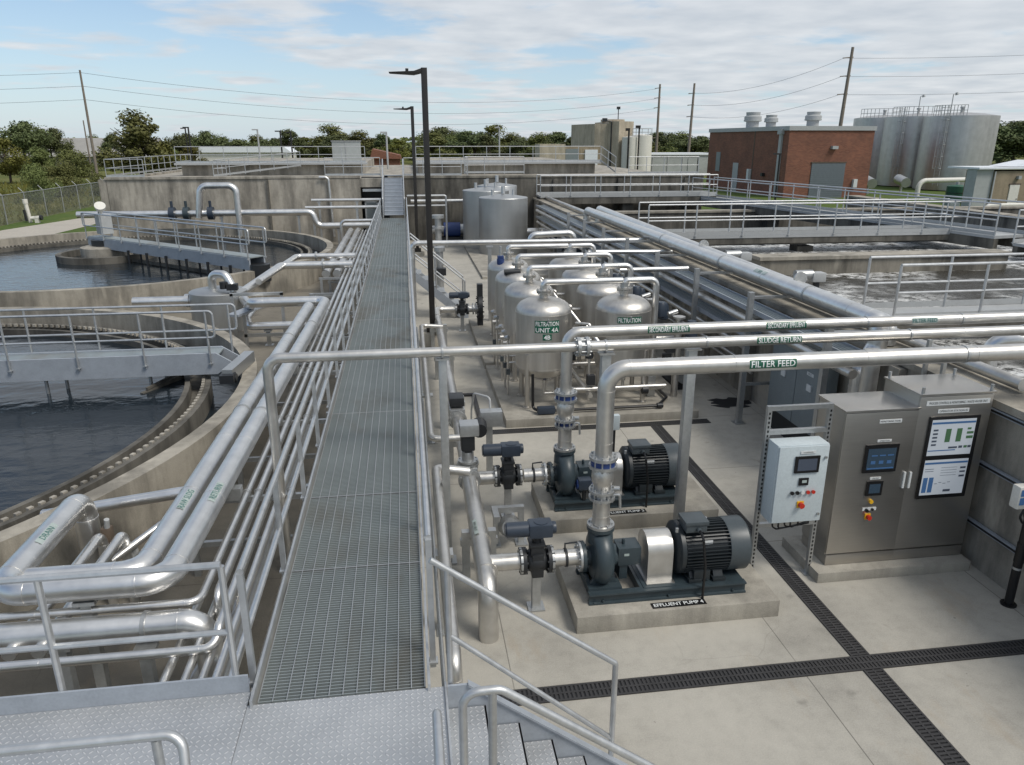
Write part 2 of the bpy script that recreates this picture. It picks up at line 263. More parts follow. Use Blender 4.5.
# ------------------------------------------------------------------ mesh builder
V = Vector
def perp(d):
    a = V((0, 0, 1)) if abs(d.z) < 0.9 else V((1, 0, 0)); x = d.cross(a).normalized(); return x, d.cross(x).normalized()
class B:
    def __init__(s): s.v = []; s.f = []
    def add(s, vs, fs):
        o = len(s.v); s.v += [tuple(x) for x in vs]; s.f += [tuple(i + o for i in f) for f in fs]; return s
    def box(s, x0, x1, y0, y1, z0, z1):
        return s.add([(x0, y0, z0), (x1, y0, z0), (x1, y1, z0), (x0, y1, z0), (x0, y0, z1), (x1, y0, z1), (x1, y1, z1), (x0, y1, z1)],
              [(3, 2, 1, 0), (4, 5, 6, 7), (0, 1, 5, 4), (1, 2, 6, 5), (2, 3, 7, 6), (3, 0, 4, 7)])
    def cbox(s, c, d, rz=0.0):
        o = len(s.v); s.box(-d[0] / 2, d[0] / 2, -d[1] / 2, d[1] / 2, -d[2] / 2, d[2] / 2)
        cr, sr = math.cos(rz), math.sin(rz)
        for i in range(o, len(s.v)):
            x, y, z = s.v[i]; s.v[i] = (c[0] + x * cr - y * sr, c[1] + x * sr + y * cr, c[2] + z)
        return s
    def bar(s, a, b, w, h, up=(0, 0, 1)):            # rectangular bar from a to b
        a = V(a); b = V(b); d = (b - a).normalized(); u = V(up)
        if abs(d.dot(u)) > 0.95: u = V((0, 1, 0))
        x = d.cross(u).normalized(); y = x.cross(d).normalized(); vs = []
        for p in (a, b):
            for i, j in ((-1, -1), (1, -1), (1, 1), (-1, 1)): vs.append(p + x * (i * w / 2) + y * (j * h / 2))
        return s.add(vs, [(0, 1, 2, 3), (7, 6, 5, 4), (0, 4, 5, 1), (1, 5, 6, 2), (2, 6, 7, 3), (3, 7, 4, 0)])
    def cyl(s, a, b, r, r2=None, n=14, cap=True):
        a = V(a); b = V(b); d = (b - a).normalized(); x, y = perp(d); r2 = r if r2 is None else r2; vs = []
        for p, q in ((a, r), (b, r2)):
            for i in range(n):
                t = 2 * math.pi * i / n; vs.append(p + x * (math.cos(t) * q) + y * (math.sin(t) * q))
        fs = [(i, i + n, (i + 1) % n + n, (i + 1) % n) for i in range(n)]
        if cap: fs += [tuple(range(n)), tuple(range(2 * n - 1, n - 1, -1))]
        return s.add(vs, fs)
    def tube(s, pts, r, n=10, bend=0.0, seg=6, cap=True):
        pts = fillet([V(p) for p in pts], bend, seg); k = len(pts); vs = []
        d = (pts[1] - pts[0]).normalized(); x, y = perp(d)
        for i, p in enumerate(pts):
            if i == 0: t = d
            elif i == k - 1: t = (pts[i] - pts[i - 1]).normalized()
            else: t = ((pts[i] - pts[i - 1]).normalized() + (pts[i + 1] - pts[i]).normalized()).normalized()
            x = (x - t * x.dot(t)).normalized(); y = t.cross(x); m = 1.0
            if 0 < i < k - 1:
                c = (pts[i] - pts[i - 1]).normalized().dot(t); m = 1 / max(0.5, c)
            for j in range(n):
                a = 2 * math.pi * j / n; q = x * math.cos(a) + y * math.sin(a)
                vs.append(p + q * r)
        fs = [(i * n + j, i * n + (j + 1) % n, (i + 1) * n + (j + 1) % n, (i + 1) * n + j) for i in range(k - 1) for j in range(n)]
        if cap: fs += [tuple(range(n - 1, -1, -1)), tuple(range((k - 1) * n, k * n))]
        return s.add(vs, fs)
    def lathe(s, prof, c=(0, 0, 0), n=28, axis='z'):
        vs = []; k = len(prof)
        for r, h in prof:
            for j in range(n):
                a = 2 * math.pi * j / n; p = (r * math.cos(a), r * math.sin(a), h)
                if axis == 'x': p = (p[2], p[0], p[1])
                if axis == 'y': p = (p[1], p[2], p[0])
                vs.append((c[0] + p[0], c[1] + p[1], c[2] + p[2]))
        fs = [(i * n + j, i * n + (j + 1) % n, (i + 1) * n + (j + 1) % n, (i + 1) * n + j) for i in range(k - 1) for j in range(n)]
        if prof[0][0] > 1e-4: fs.append(tuple(range(n - 1, -1, -1)))
        if prof[-1][0] > 1e-4: fs.append(tuple(range((k - 1) * n, k * n)))
        return s.add(vs, fs)
    def prism(s, poly, z0, z1):
        n = len(poly); vs = [(x, y, z0) for x, y in poly] + [(x, y, z1) for x, y in poly]
        return s.add(vs, [tuple(range(n - 1, -1, -1)), tuple(range(n, 2 * n))] + [(i, (i + 1) % n, (i + 1) % n + n, i + n) for i in range(n)])
    def extr(s, poly, axis, a, b):                   # poly in the other two axes, extruded along axis from a to b
        n = len(poly); vs = []
        for q in (a, b):
            for u, w_ in poly:
                vs.append({'x': (q, u, w_), 'y': (u, q, w_)}[axis])
        return s.add(vs, [tuple(range(n - 1, -1, -1)), tuple(range(n, 2 * n))] + [(i, (i + 1) % n, (i + 1) % n + n, i + n) for i in range(n)])
    def ring(s, c, r0, r1, z0, z1, n=72, a0=0, a1=360):
        full = abs(a1 - a0) >= 359.9; k = n if full else n + 1; vs = []
        for i in range(k):
            a = R(a0 + (a1 - a0) * i / n)
            for r, z in ((r0, z0), (r1, z0), (r1, z1), (r0, z1)): vs.append((c[0] + r * math.cos(a), c[1] + r * math.sin(a), z))
        fs = []
        for i in range(n):
            j = (i + 1) % k
            for q in range(4): fs.append((i * 4 + q, i * 4 + (q + 1) % 4, j * 4 + (q + 1) % 4, j * 4 + q))
        if not full: fs += [(0, 1, 2, 3), (k * 4 - 1, k * 4 - 2, k * 4 - 3, k * 4 - 4)]
        return s.add(vs, fs)
    def bolts(s, c, axis, rad, n, size, ln):         # a bolt circle round an axis
        d = V(axis).normalized(); x, y = perp(d); c = V(c)
        for i in range(n):
            a = 2 * math.pi * (i + 0.5) / n; p = c + x * (rad * math.cos(a)) + y * (rad * math.sin(a))
            s.cyl(p - d * ln / 2, p + d * ln / 2, size, n=6)
        return s
    def build(s, name, mat, parent=None, sharp=38, bevel=0.0, origin=None):
        me = bpy.data.meshes.new(name); vs = s.v
        off = V((0, 0, 0))
        if parent is None:
            xs = [p[0] for p in vs]; ys = [p[1] for p in vs]; zs = [p[2] for p in vs]
            off = V(origin) if origin else V(((min(xs) + max(xs)) / 2, (min(ys) + max(ys)) / 2, min(zs)))
            vs = [(p[0] - off.x, p[1] - off.y, p[2] - off.z) for p in vs]
        me.from_pydata(vs, [], s.f); me.update()
        bm = bmesh.new(); bm.from_mesh(me)
        bmesh.ops.recalc_face_normals(bm, faces=bm.faces)
        if bevel:
            es = [e for e in bm.edges if len(e.link_faces) == 2 and e.calc_face_angle(0) > 0.6]
            bmesh.ops.bevel(bm, geom=es, offset=bevel, segments=2, profile=0.6, affect='EDGES', clamp_overlap=True)
        bm.to_mesh(me); bm.free()
        for p in me.polygons: p.use_smooth = True
        try: me.set_sharp_from_angle(angle=R(sharp))
        except Exception: pass
        me.materials.append(M[mat]); o = bpy.data.objects.new(name, me); COL.objects.link(o)
        if parent is None: o.location = off
        else:
            o.parent = parent; o.matrix_parent_inverse = Matrix.Translation(-wloc(parent))
        return o
def wloc(o):
    return WL.get(o.name, o.location.copy() if o.parent is None else V((0, 0, 0)))
WL = {}
def fillet(p, r, seg):
    if r <= 0: return p
    q = [p[0]]
    for i in range(1, len(p) - 1):
        a = (p[i - 1] - p[i]); b = (p[i + 1] - p[i]); la = a.length; lb = b.length; a.normalize(); b.normalize()
        ang = a.angle(b)
        if ang > 3.1: q.append(p[i]); continue
        t = min(r / math.tan(ang / 2), la * 0.49, lb * 0.49); rr = t * math.tan(ang / 2)
        c = p[i] + (a + b).normalized() * (rr / math.sin(ang / 2)); s = p[i] + a * t - c; e = p[i] + b * t - c; th = s.angle(e)
        for k in range(seg + 1):
            f = k / seg; q.append(c + (s * math.sin((1 - f) * th) + e * math.sin(f * th)) / math.sin(th))
    q.append(p[-1]); return q
LABELS = {}
def tag(o, label=None, cat=None, group=None, kind=None):
    if label: o['label'] = label; LABELS.setdefault(label, []).append(o.name)
    if cat: o['category'] = cat
    if group: o['group'] = group
    if kind: o['kind'] = kind
    return o
def thing(name, label, cat, loc=(0, 0, 0), group=None):
    o = bpy.data.objects.new(name, None); COL.objects.link(o); o.location = loc; o.empty_display_size = 0.2
    return tag(o, label, cat, group)
def struct(o): return tag(o, kind='structure')
KIDS = {}
def copy_tree(o, loc=None, label=None, group=None, parent=None, scale=None, rz=None):
    c = o.copy(); COL.objects.link(c)
    if parent is not None: inv = o.matrix_parent_inverse.copy(); c.parent = parent; c.matrix_parent_inverse = inv
    if loc is not None: c.location = loc
    if scale is not None: c.scale = scale
    if rz is not None: c.rotation_euler = (0, 0, rz)
    if label: tag(c, label)
    if group: c['group'] = group
    for ch in list(o.children): copy_tree(ch, parent=c)
    return c
def shifted(o, d, **k): return copy_tree(o, loc=o.location + V(d), **k)
# ------------------------------------------------------------------ lettering
def text_geo(body, size, bold=0.0, spacing=1.0):
    cu = bpy.data.curves.new('lettering', 'FONT'); cu.body = body; cu.size = size; cu.align_x = 'CENTER'; cu.align_y = 'CENTER'; cu.offset = bold; cu.space_character = spacing; cu.resolution_u = 2
    ob = bpy.data.objects.new('lettering', cu); COL.objects.link(ob); me = ob.to_mesh(); vs = [tuple(v.co) for v in me.vertices]; fs = [tuple(p.vertices) for p in me.polygons]
    ob.to_mesh_clear(); bpy.data.objects.remove(ob); bpy.data.curves.remove(cu)
    bm = bmesh.new(); bv = [bm.verts.new(v) for v in vs]
    for f in fs:
        try: bm.faces.new([bv[i] for i in f])
        except ValueError: pass
    y0_, y1_ = min(v[1] for v in vs), max(v[1] for v in vs)
    for k in range(1, 7): bmesh.ops.bisect_plane(bm, geom=bm.verts[:] + bm.edges[:] + bm.faces[:], plane_co=(0, y0_ + (y1_ - y0_) * k / 7, 0), plane_no=(0, 1, 0))
    bm.verts.index_update(); vs = [tuple(v.co) for v in bm.verts]; fs = [tuple(v.index for v in f.verts) for f in bm.faces]; bm.free()
    xs = [v[0] for v in vs]; ys = [v[1] for v in vs]; mx = (min(xs) + max(xs)) / 2; my = (min(ys) + max(ys)) / 2
    return [(x - mx, y - my) for x, y, z in vs], fs, max(xs) - min(xs), max(ys) - min(ys)
def flat_sign(name, c, ux, uy, wd, ht, mat, parent, lines=(), tmat='white', size=0.05, lift=0.003, bold=0.0, th=0.004):
    """plate at centre c with in-plane axes ux, uy; lettering a sub-part"""
    c = V(c); ux = V(ux).normalized(); uy = V(uy).normalized(); n = ux.cross(uy); b = B(); vs = []
    for k in (0, th):
        for i, j in ((-1, -1), (1, -1), (1, 1), (-1, 1)): vs.append(c + ux * (i * wd / 2) + uy * (j * ht / 2) + n * k)
    b.add(vs, [(3, 2, 1, 0), (4, 5, 6, 7), (0, 1, 5, 4), (1, 2, 6, 5), (2, 3, 7, 6), (3, 0, 4, 7)]); p = b.build(name, mat, parent)

    if lines:
        tb = B(); k = len(lines)
        for i, ln in enumerate(lines):
            vv, ff, tw, thh = text_geo(ln, size, bold); f = min(1.0, wd * 0.92 / max(tw, 1e-4)); y0 = ((k - 1) / 2 - i) * ht / k
            tb.add([c + ux * (x * f) + uy * (y + y0) + n * (th + lift) for x, y in vv], ff)
        tb.build('lettering', tmat, p)
    return p
def pipe_sign(name, c, axis, r, ang, wd, ht, mat, parent, lines, tmat='white', size=0.06, bold=0.0, n=7, flip=1):
    """label wrapped round a pipe; axis = reading direction, ang = angle of its middle round the pipe from horizontal facing"""
    c = V(c); ax = V(axis).normalized(); up = V((0, 0, 1)) if abs(ax.z) < 0.9 else V((0, 0, 1))
    if abs(ax.z) < 0.9: out_ = ax.cross(up).normalized(); upv = out_.cross(ax).normalized()
    else: out_ = V((0, -1, 0)); upv = V((1, 0, 0))
    def pt(u, t, rr): return c + ax * u + (out_ * math.cos(t) + upv * math.sin(t)) * rr
    b = B(); h = ht / r / 2; vs = []
    for i in range(n + 1):
        t = ang - h + 2 * h * i / n
        vs += [pt(-wd / 2, t, r + 0.003), pt(wd / 2, t, r + 0.003)]
    b.add(vs, [(2 * i, 2 * i + 1, 2 * i + 3, 2 * i + 2) for i in range(n)]); p = b.build(name, mat, parent)
    tb = B(); k = len(lines)
    for i, ln in enumerate(lines):
        vv, ff, tw, _ = text_geo(ln, size, bold); f = min(1.0, wd * 0.94 / max(tw, 1e-4)); y0 = ((k - 1) / 2 - i) * ht / k
        tb.add([pt(x * f, ang + (y + y0) / r, r + 0.006) for x, y in vv], ff)
    tb.build('lettering', tmat, p)
    return p
def cyl_sign(name, c, r, az, z, wd, ht, mat, parent, lines, tmat='white', size=0.1, bold=0.0, n=10):
    """curved plate on a standing cylinder; az = direction it faces"""
    def pt(u, h, rr):
        a = az + u / r; return V((c[0] + rr * math.cos(a), c[1] + rr * math.sin(a), z + h))
    b = B(); vs = []
    for i in range(n + 1):
        u = -wd / 2 + wd * i / n; vs += [pt(u, -ht / 2, r + 0.004), pt(u, ht / 2, r + 0.004)]
    b.add(vs, [(2 * i, 2 * i + 2, 2 * i + 3, 2 * i + 1) for i in range(n)]); p = b.build(name, mat, parent)
    tb = B(); k = len(lines)
    for i, ln in enumerate(lines):
        vv, ff, tw, _ = text_geo(ln, size, bold); f = min(1.0, wd * 0.92 / tw); y0 = ((k - 1) / 2 - i) * ht / k
        tb.add([pt(x * f, y + y0, r + 0.008) for x, y in vv], ff)
    tb.build('lettering', tmat, p)
# ------------------------------------------------------------------ repeated kinds
def along(path, step, first=0.0):
    """points every about `step` along a polyline incl. corners; returns list of points"""
    pts = []
    for a, b in zip(path[:-1], path[1:]):
        a = V(a); b = V(b); k = max(1, round((b - a).length / step))
        for i in range(k): pts.append(a + (b - a) * (i / k))
    pts.append(V(path[-1])); return pts
def railing(name, label, path, h=1.07, step=1.6, r=0.021, mids=(0.5,), toe=0.1, mat='rail', group=None, parent=None, square=False, loop=False, post_h=None, cat='railing', toemat=None, n=8):
    if parent is None: t = thing(name, label, cat, V(path[0]), group)
    else: t = parent
    path = [V(p) for p in path]; up = V((0, 0, h))
    top = [p + up for p in path]
    if loop and len(path) >= 2:
        d0 = (path[0] - path[1]).normalized() * 0.14; d1 = (path[-1] - path[-2]).normalized() * 0.14; m = V((0, 0, h * mids[0]))
        top = [path[0] + m, path[0] + d0 + m, path[0] + d0 + up] + top[1:-1] + [path[-1] + d1 + up, path[-1] + d1 + m, path[-1] + m] if loop == 2 else top[:-1] + [path[-1] + d1 + up, path[-1] + d1 + m, path[-1] + m]
    B().tube(top, r, n, 0.09, 4).build('top_rail', mat, t)
    for m in mids: B().tube([p + V((0, 0, h * m)) for p in path], r * 0.85, n, 0.05, 3).build('mid_rail', mat, t)
    for p in along(path, step):
        b = B()
        if square: b.bar(p - V((0, 0, 0.05)), p + V((0, 0, h - 0.01)), r * 1.9, r * 1.9, (0, 1, 0))
        else: b.cyl(p - V((0, 0, 0.05)), p + V((0, 0, h - 0.01)), r * 0.95, n=n)
        b.box(p.x - r * 1.6, p.x + r * 1.6, p.y - r * 1.6, p.y + r * 1.6, p.z - 0.012, p.z + 0.004)
        b.build('post', mat, t)
    if toe:
        b = B()
        for a, c in zip(path[:-1], path[1:]): b.bar(a + V((0, 0, toe / 2 + 0.008)), c + V((0, 0, toe / 2 + 0.008)), 0.008, toe)
        b.build('toe_board', toemat or mat, t)
    return t
def weld(b, p, d, r): p = V(p); d = V(d).normalized(); b.cyl(p - d * 0.011, p + d * 0.011, r * 1.035, n=18)
def flange(b, p, d, r, th=0.03, bolts=8):
    p = V(p); d = V(d).normalized(); b.cyl(p - d * th, p - d * 0.003, r * 1.62, n=20); b.cyl(p + d * 0.003, p + d * th, r * 1.62, n=20); b.bolts(p, d, r * 1.36, bolts, r * 0.12, th * 2.9)
def pipe(name, label, pts, r, bend=None, mat='steel', n=16, group=None, welds=0.0, flanges=(), stands=(), clamps=(), cat='pipe', foot=0.0, standmat='galv', post=0.05):
    """a pipe run; flanges, stands under it and clamps round it are its parts"""
    bend = r * 1.6 if bend is None else bend; P = [V(p) for p in pts]; b = B().tube(P, r, n, bend, 7)
    for a, c in zip(P[:-1], P[1:]):
        d = c - a; l = d.length
        if l > bend * 2.6:
            u = d / l
            for q in (bend + 0.02, l - bend - 0.02): weld(b, a + u * q, u, r)
            if welds:
                k = int(l / welds)
                for i in range(1, k + 1):
                    if i * welds < l - bend - 0.1: weld(b, a + u * (i * welds), u, r)
    has = flanges or stands or clamps
    if not has: return tag(b.build(name, mat), label, cat, group)
    t = thing(name, label, cat, (P[0].x, P[0].y, foot), group); b.build('pipe_run', mat, t)
    for p, d in flanges:
        f = B(); flange(f, p, d, r); f.build('flange', 'galv', t)
    for s in stands:
        p = V(s[:3]); z0 = s[3] if len(s) > 3 else foot; f = B(); f.box(p.x - post, p.x + post, p.y - post, p.y + post, z0, p.z - r - 0.02); f.box(p.x - post * 2.2, p.x + post * 2.2, p.y - post * 2.2, p.y + post * 2.2, z0, z0 + 0.02)
        f.box(p.x - post * 2, p.x + post * 2, p.y - post * 1.6, p.y + post * 1.6, p.z - r - 0.035, p.z - r + 0.004)
        f.build('stand', standmat, t)
    for p, d in clamps:
        p = V(p); d = V(d).normalized(); f = B(); f.cyl(p - d * 0.02, p + d * 0.02, r * 1.09, n=18); f.build('clamp', 'galv', t)
    return t
# ================================================================== SETTING
def sheet(name, poly, z, mat):
    return struct(B().add([(x, y, z) for x, y in poly], [tuple(range(len(poly)))]).build(name, mat, origin=(0, 0, 0)))
sheet('ground', [(-1500, -60), (1500, -60), (1500, 2500), (-1500, 2500)], -0.12, 'meadow')
sheet('lawn', [(-27.2, 20), (-3, 20), (-3, 110), (-27.2, 110)], -0.10, 'lawn')
sheet('lawn', [(12, 44.5), (90, 44.5), (90, 110), (12, 110)], -0.10, 'lawn')
sheet('path', [(-25.5, 40), (-21.2, 40), (-21.6, 50), (-21.3, 56.5), (-18, 66), (-18, 75), (-22.5, 75), (-23.5, 62.4), (-25.8, 52.5)], -0.09, 'path')
sheet('concrete_slab', [(-16, -6), (7.3, -6), (7.3, 43), (-16, 43)], 0.0, 'slab')
sheet('concrete_slab', [(-16, -6), (-1.3, -6), (-1.3, 43), (-16, 43)], 0.004, 'slab_shaded')  # darker sheet over the left slab, painting in the shade under the pipes
# ---- trench drains in the floor
def drain(label, x0, x1, y0, y1):
    t = thing('trench_drain', label, 'floor drain', ((x0 + x1) / 2, (y0 + y1) / 2, 0), 'trench drains in the pump slab')
    B().box(x0, x1, y0, y1, 0.001, 0.005).build('channel_bed', 'black', t)
    s = B(); alongx = (x1 - x0) > (y1 - y0); e = 0.022
    for q in ([(x0, x1, y0, y0 + e), (x0, x1, y1 - e, y1)] if alongx else [(x0, x0 + e, y0, y1), (x1 - e, x1, y0, y1)]): B().box(*q, 0.003, 0.014).build('edge_angle', 'drain', t)
    L_ = (x1 - x0) if alongx else (y1 - y0); k = int(L_ / 0.045)
    for i in range(k):
        c = (i + 0.5) * L_ / k
        if alongx: s.box(x0 + c - 0.013, x0 + c + 0.013, y0 + e, y1 - e, 0.004, 0.012)
        else: s.box(x0 + e, x1 - e, y0 + c - 0.013, y0 + c + 0.013, 0.004, 0.012)
    if alongx: s.box(x0, x1, (y0 + y1) / 2 - 0.011, (y0 + y1) / 2 + 0.011, 0.004, 0.0135)
    else: s.box((x0 + x1) / 2 - 0.011, (x0 + x1) / 2 + 0.011, y0, y1, 0.004, 0.0135)
    s.build('grate', 'drain', t)
drain('nearest trench drain, crossing the slab in front of the effluent pump 4 plinth', 0.25, 7.2, 5.99, 6.21)
drain('long trench drain running away between the pumps and the steel control cabinets', 4.64, 4.86, 6.215, 13.2)
drain('trench drain running out of the photo towards the viewer, below the crossing drain', 4.64, 4.86, -3, 5.985)
drain('far trench drain along the front kerb of the filter vessel plinth', 1.2, 5.9, 13.21, 13.42)

# ================================================================== BACK TANK AND STAIRS
WZ = 3.44
t = thing('concrete_tank_wall', 'tall streaked concrete tank wall left of the far steel stairs', 'tank wall', (-9, 43, 0))
B().box(-15.6, -7.36, 43.05, 43.6, -0.1, WZ).build('wall_panel', 'wall', t)
B().box(-7.34, -2.42, 43.0, 43.6, -0.1, WZ - 0.02).build('wall_panel', 'wall', t)
B().box(-15.65, -2.42, 42.97, 43.65, WZ, WZ + 0.12).build('coping', 'wall', t)
B().box(-16.0, -15.62, 43.05, 60, -0.1, WZ).build('side_wall', 'wall', t)
B().box(-7.4, -7.3, 42.9, 43.04, -0.1, WZ - 0.05).build('joint_cover', 'wall_dark', t)
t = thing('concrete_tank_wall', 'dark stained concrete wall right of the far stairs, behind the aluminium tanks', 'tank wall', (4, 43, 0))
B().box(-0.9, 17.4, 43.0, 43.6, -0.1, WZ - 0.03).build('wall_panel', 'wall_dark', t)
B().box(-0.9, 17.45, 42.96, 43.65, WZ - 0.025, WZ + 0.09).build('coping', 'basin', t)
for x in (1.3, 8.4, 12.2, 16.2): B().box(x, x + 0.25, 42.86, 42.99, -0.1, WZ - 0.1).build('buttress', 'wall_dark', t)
# doorway between the two walls
t = thing('doorway', 'dark doorway with a white door frame in the tank wall beside the far stairs', 'doorway', (-1.7, 43, 0))
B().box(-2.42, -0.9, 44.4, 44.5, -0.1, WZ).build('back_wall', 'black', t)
B().box(-2.42, -0.9, 43.0, 43.6, 2.95, WZ - 0.02).build('lintel', 'wall', t)
B().box(-2.3, -1.1, 42.9, 43.02, 2.72, 2.86).build('canopy', 'rail', t)
b = B(); b.box(-2.25, -2.17, 43.3, 43.38, 0, 2.15).box(-1.6, -1.52, 43.3, 43.38, 0, 2.15).box(-2.25, -1.52, 43.3, 43.38, 2.1, 2.2); b.build('door_frame', 'rail', t)
B().box(-2.17, -1.6, 43.32, 43.36, 0, 2.1).build('door_leaf', 'mcc', t)
# upper tier tank behind
def tier(label, x0, x1, y0, y1, z1):
    t = thing('upper_tank', label, 'concrete tank', ((x0 + x1) / 2, y0, 0))
    B().box(x0, x1, y0, y1, 0, z1).build('tank_shell', 'wall', t)
    B().box(x0 - 0.3, x1 + 0.3, y0 - 0.45, y0 + 0.5, z1 + 0.02, z1 + 0.14).build('walkway_slab', 'trim', t); return t
tier('raised concrete tank behind the railings, left of the far stairs', -13.6, -2.6, 50, 70, 3.95)
tier('raised concrete tank behind the railings, right of the far stairs', 0.9, 12.6, 50, 70, 3.95)
struct(B().box(-15.6, 17.4, 43.6, 70, WZ - 0.25, WZ - 0.12).build('tank_deck', 'wall'))
G_UP = 'railings along the concrete tank tops'
railing('railing', 'upper railing on top of the raised tank left of the far stairs', [(-13.8, 49.7, 4.1), (-2.4, 49.7, 4.1)], 0.95, 1.5, group=G_UP)
railing('railing', 'upper railing on top of the raised tank right of the far stairs', [(0.8, 49.7, 4.1), (12.9, 49.7, 4.1), (12.9, 46, 3.5)], 0.95, 1.5, group=G_UP)
railing('railing', 'railing over the left corner of the streaked tank wall', [(-15.6, 60, WZ + .12), (-15.6, 43.2, WZ + .12), (-13.7, 43.2, WZ + .12)], 0.9, 1.3, group=G_UP)
railing('railing', 'short sloping railing on the coping between the grey pipe loop and wall corner', [(-10.2, 46.5, WZ), (-10.2, 43.4, WZ + .1), (-6.3, 49, 3.9)], 0.85, 1.1, group=G_UP)
railing('railing', 'short railing on the coping just left of the far stairs', [(-4.3, 43.3, WZ + .12), (-1.3, 43.3, WZ + .12)], 0.95, 1.0, group=G_UP)
railing('railing', 'railing on the dark tank wall coping, from the far stairs to the silver tanks', [(0.0, 43.3, WZ + .1), (3.2, 43.3, WZ + .1)], 0.95, 1.1, group=G_UP)
railing('railing', 'railing on the dark tank wall coping behind the silver tanks', [(3.6, 43.9, WZ + .1), (3.6, 46, WZ + .1), (7.2, 46, WZ + .1)], 0.95, 1.1, group=G_UP)
railing('railing', 'railing between the concrete silo and the brick building, on the dark wall', [(13.2, 44.2, WZ + .1), (17.5, 44.2, WZ + .1)], 0.95, 1.0, group=G_UP)
# steps from walkway to tank top
t = thing('steel_stairs', 'steep grey steel stairs at the far end of the grating walkway', 'stairs', (-0.6, 39.6, 1.6))
for s in range(11):
    y = 39.5 + s * 0.33; z = 1.6 + (s + 1) * 0.168
    b = B(); b.box(-1.1, -0.1, y, y + 0.34, z - 0.03, z); b.box(-1.1, -0.1, y + 0.3, y + 0.33, z, z + 0.13); b.build('tread', 'beam', t)
for x in (-1.15, -0.05): B().bar((x, 39.4, 1.58), (x, 43.1, 3.46), 0.05, 0.25).build('stringer', 'rail', t)
for x in (-1.15, -0.05):
    b = B(); b.tube([(x, 39.4, 1.6), (x, 39.4, 2.6), (x, 43.1, 4.5), (x, 43.1, 3.4)], 0.03, 8, 0.1); b.tube([(x, 39.4, 2.1), (x, 43.1, 4.0)], 0.025, 8); b.build('handrail', 'rail', t)
B().box(-1.1, -0.1, 43.1, 44.2, 3.42, 3.55).build('landing', 'rail', t)

# ================================================================== WALKWAY
WK0, WK1 = 4.5, 39.5
t = thing('grating_walkway', 'long straight raised walkway of grey steel bar grating', 'walkway', (-0.6, WK0, 1.6))
b = B(); k = int((WK1 - WK0) / 0.034)
for i in range(k):
    y = WK0 + 0.01 + i * 0.034; b.box(-1.195, -0.005, y, y + 0.006, 1.572, 1.598)
b.build('bar_grating', 'grate', t); b = B()
for i in range(13): x = -1.19 + 1.18 * i / 12; b.box(x - 0.0035, x + 0.0035, WK0, WK1, 1.5985, 1.6045)
b.build('grating_rods', 'galv', t)
b = B()
for y in (6.2, 7.7, 10.4, 13.4, 16.4, 19.6, 24, 28.5, 33): B().box(-1.195, -0.005, y, y + 0.012, 1.56, 1.6055).build('panel_joint', 'galv', t)
for x in (-1.235, 0.01): B().box(x, x + 0.02, WK0 - 0.05, WK1, 1.38, 1.665).build('edge_channel', 'rail', t)
for y in [6 + 3.3 * i for i in range(11)]:
    B().box(-1.2, 0, y, y + 0.1, 1.42, 1.55).build('cross_beam', 'galv', t)
    for x in (-1.15, -0.12): B().box(x, x + 0.1, y, y + 0.1, 0, 1.42).build('column', 'galv', t)
railing('railing', 'left railing of the long grating walkway, beside the pipe rack', [(-1.265, 4.75, 1.6), (-1.265, 39.3, 1.6)], 0.92, 1.5, 0.024, (0.46,), toe=0, group='railings of the long grating walkway', square=True)
railing('railing', 'right railing of the long grating walkway, seen end-on beside the lamp posts', [(0.06, 4.85, 1.55), (0.06, 39.3, 1.55)], 1.08, 1.9, 0.024, toe=0, group='railings of the long grating walkway', square=True)
# ---- near platform with tread plate
t = thing('platform', 'near platform of bright diamond tread plate at the end of the grating', 'platform', (-1, 4, 1.6))
B().box(-5.2, -1.262, 1.2, 4.62, 1.592, 1.604).build('tread_panel', 'tread', t)
B().box(-1.258, 0.13, 1.2, 4.48, 1.592, 1.604).build('tread_panel', 'tread', t)
B().box(-5.2, -1.27, 4.622, 4.64, 1.40, 1.745).build('toe_plate', 'beam', t)
B().box(-1.24, 0.13, 4.482, 4.499, 1.40, 1.59).build('edge_plate', 'galv', t)
B().box(0.132, 0.147, 1.2, 4.5, 1.36, 1.63).build('edge_plate', 'rail', t)
for x in (-5, -3.2, -1.3, 0.0): B().box(x, x + 0.1, 3.5, 3.6, 0, 1.59).build('column', 'galv', t)
railing('railing', 'near railing between the tread plate platform and the big bent pipes', [(-6.04, 4.66, 1.6), (-1.36, 4.66, 1.6)], 1.04, 1.17, 0.026, (0.48,), 0, group='railings of the near platform')
t = thing('railing', 'short near handrail with a rounded end at the bottom left of the photo', 'railing', (-2, 3.15, 1.6), 'railings of the near platform')
b = B(); b.tube([(-4.6, 3.2, 2.56), (-1.23, 3.2, 2.56), (-1.19, 3.02, 2.2), (-1.22, 3.0, 1.6)], 0.026, 10, 0.1); b.build('top_rail', 'rail', t)
B().cyl((-1.36, 3.2, 1.6), (-1.36, 3.2, 2.54), 0.024).build('post', 'galv', t)
t = thing('railing', 'stub of handrail pointing at the viewer at the bottom centre, on the tread plate', 'railing', (0.05, 3, 1.6), 'railings of the near platform')
B().tube([(0.05, 1.6, 2.46), (0.05, 3.28, 2.46), (0.05, 3.36, 2.3), (0.05, 3.36, 1.6)], 0.026, 10, 0.06).build('top_rail', 'rail', t)
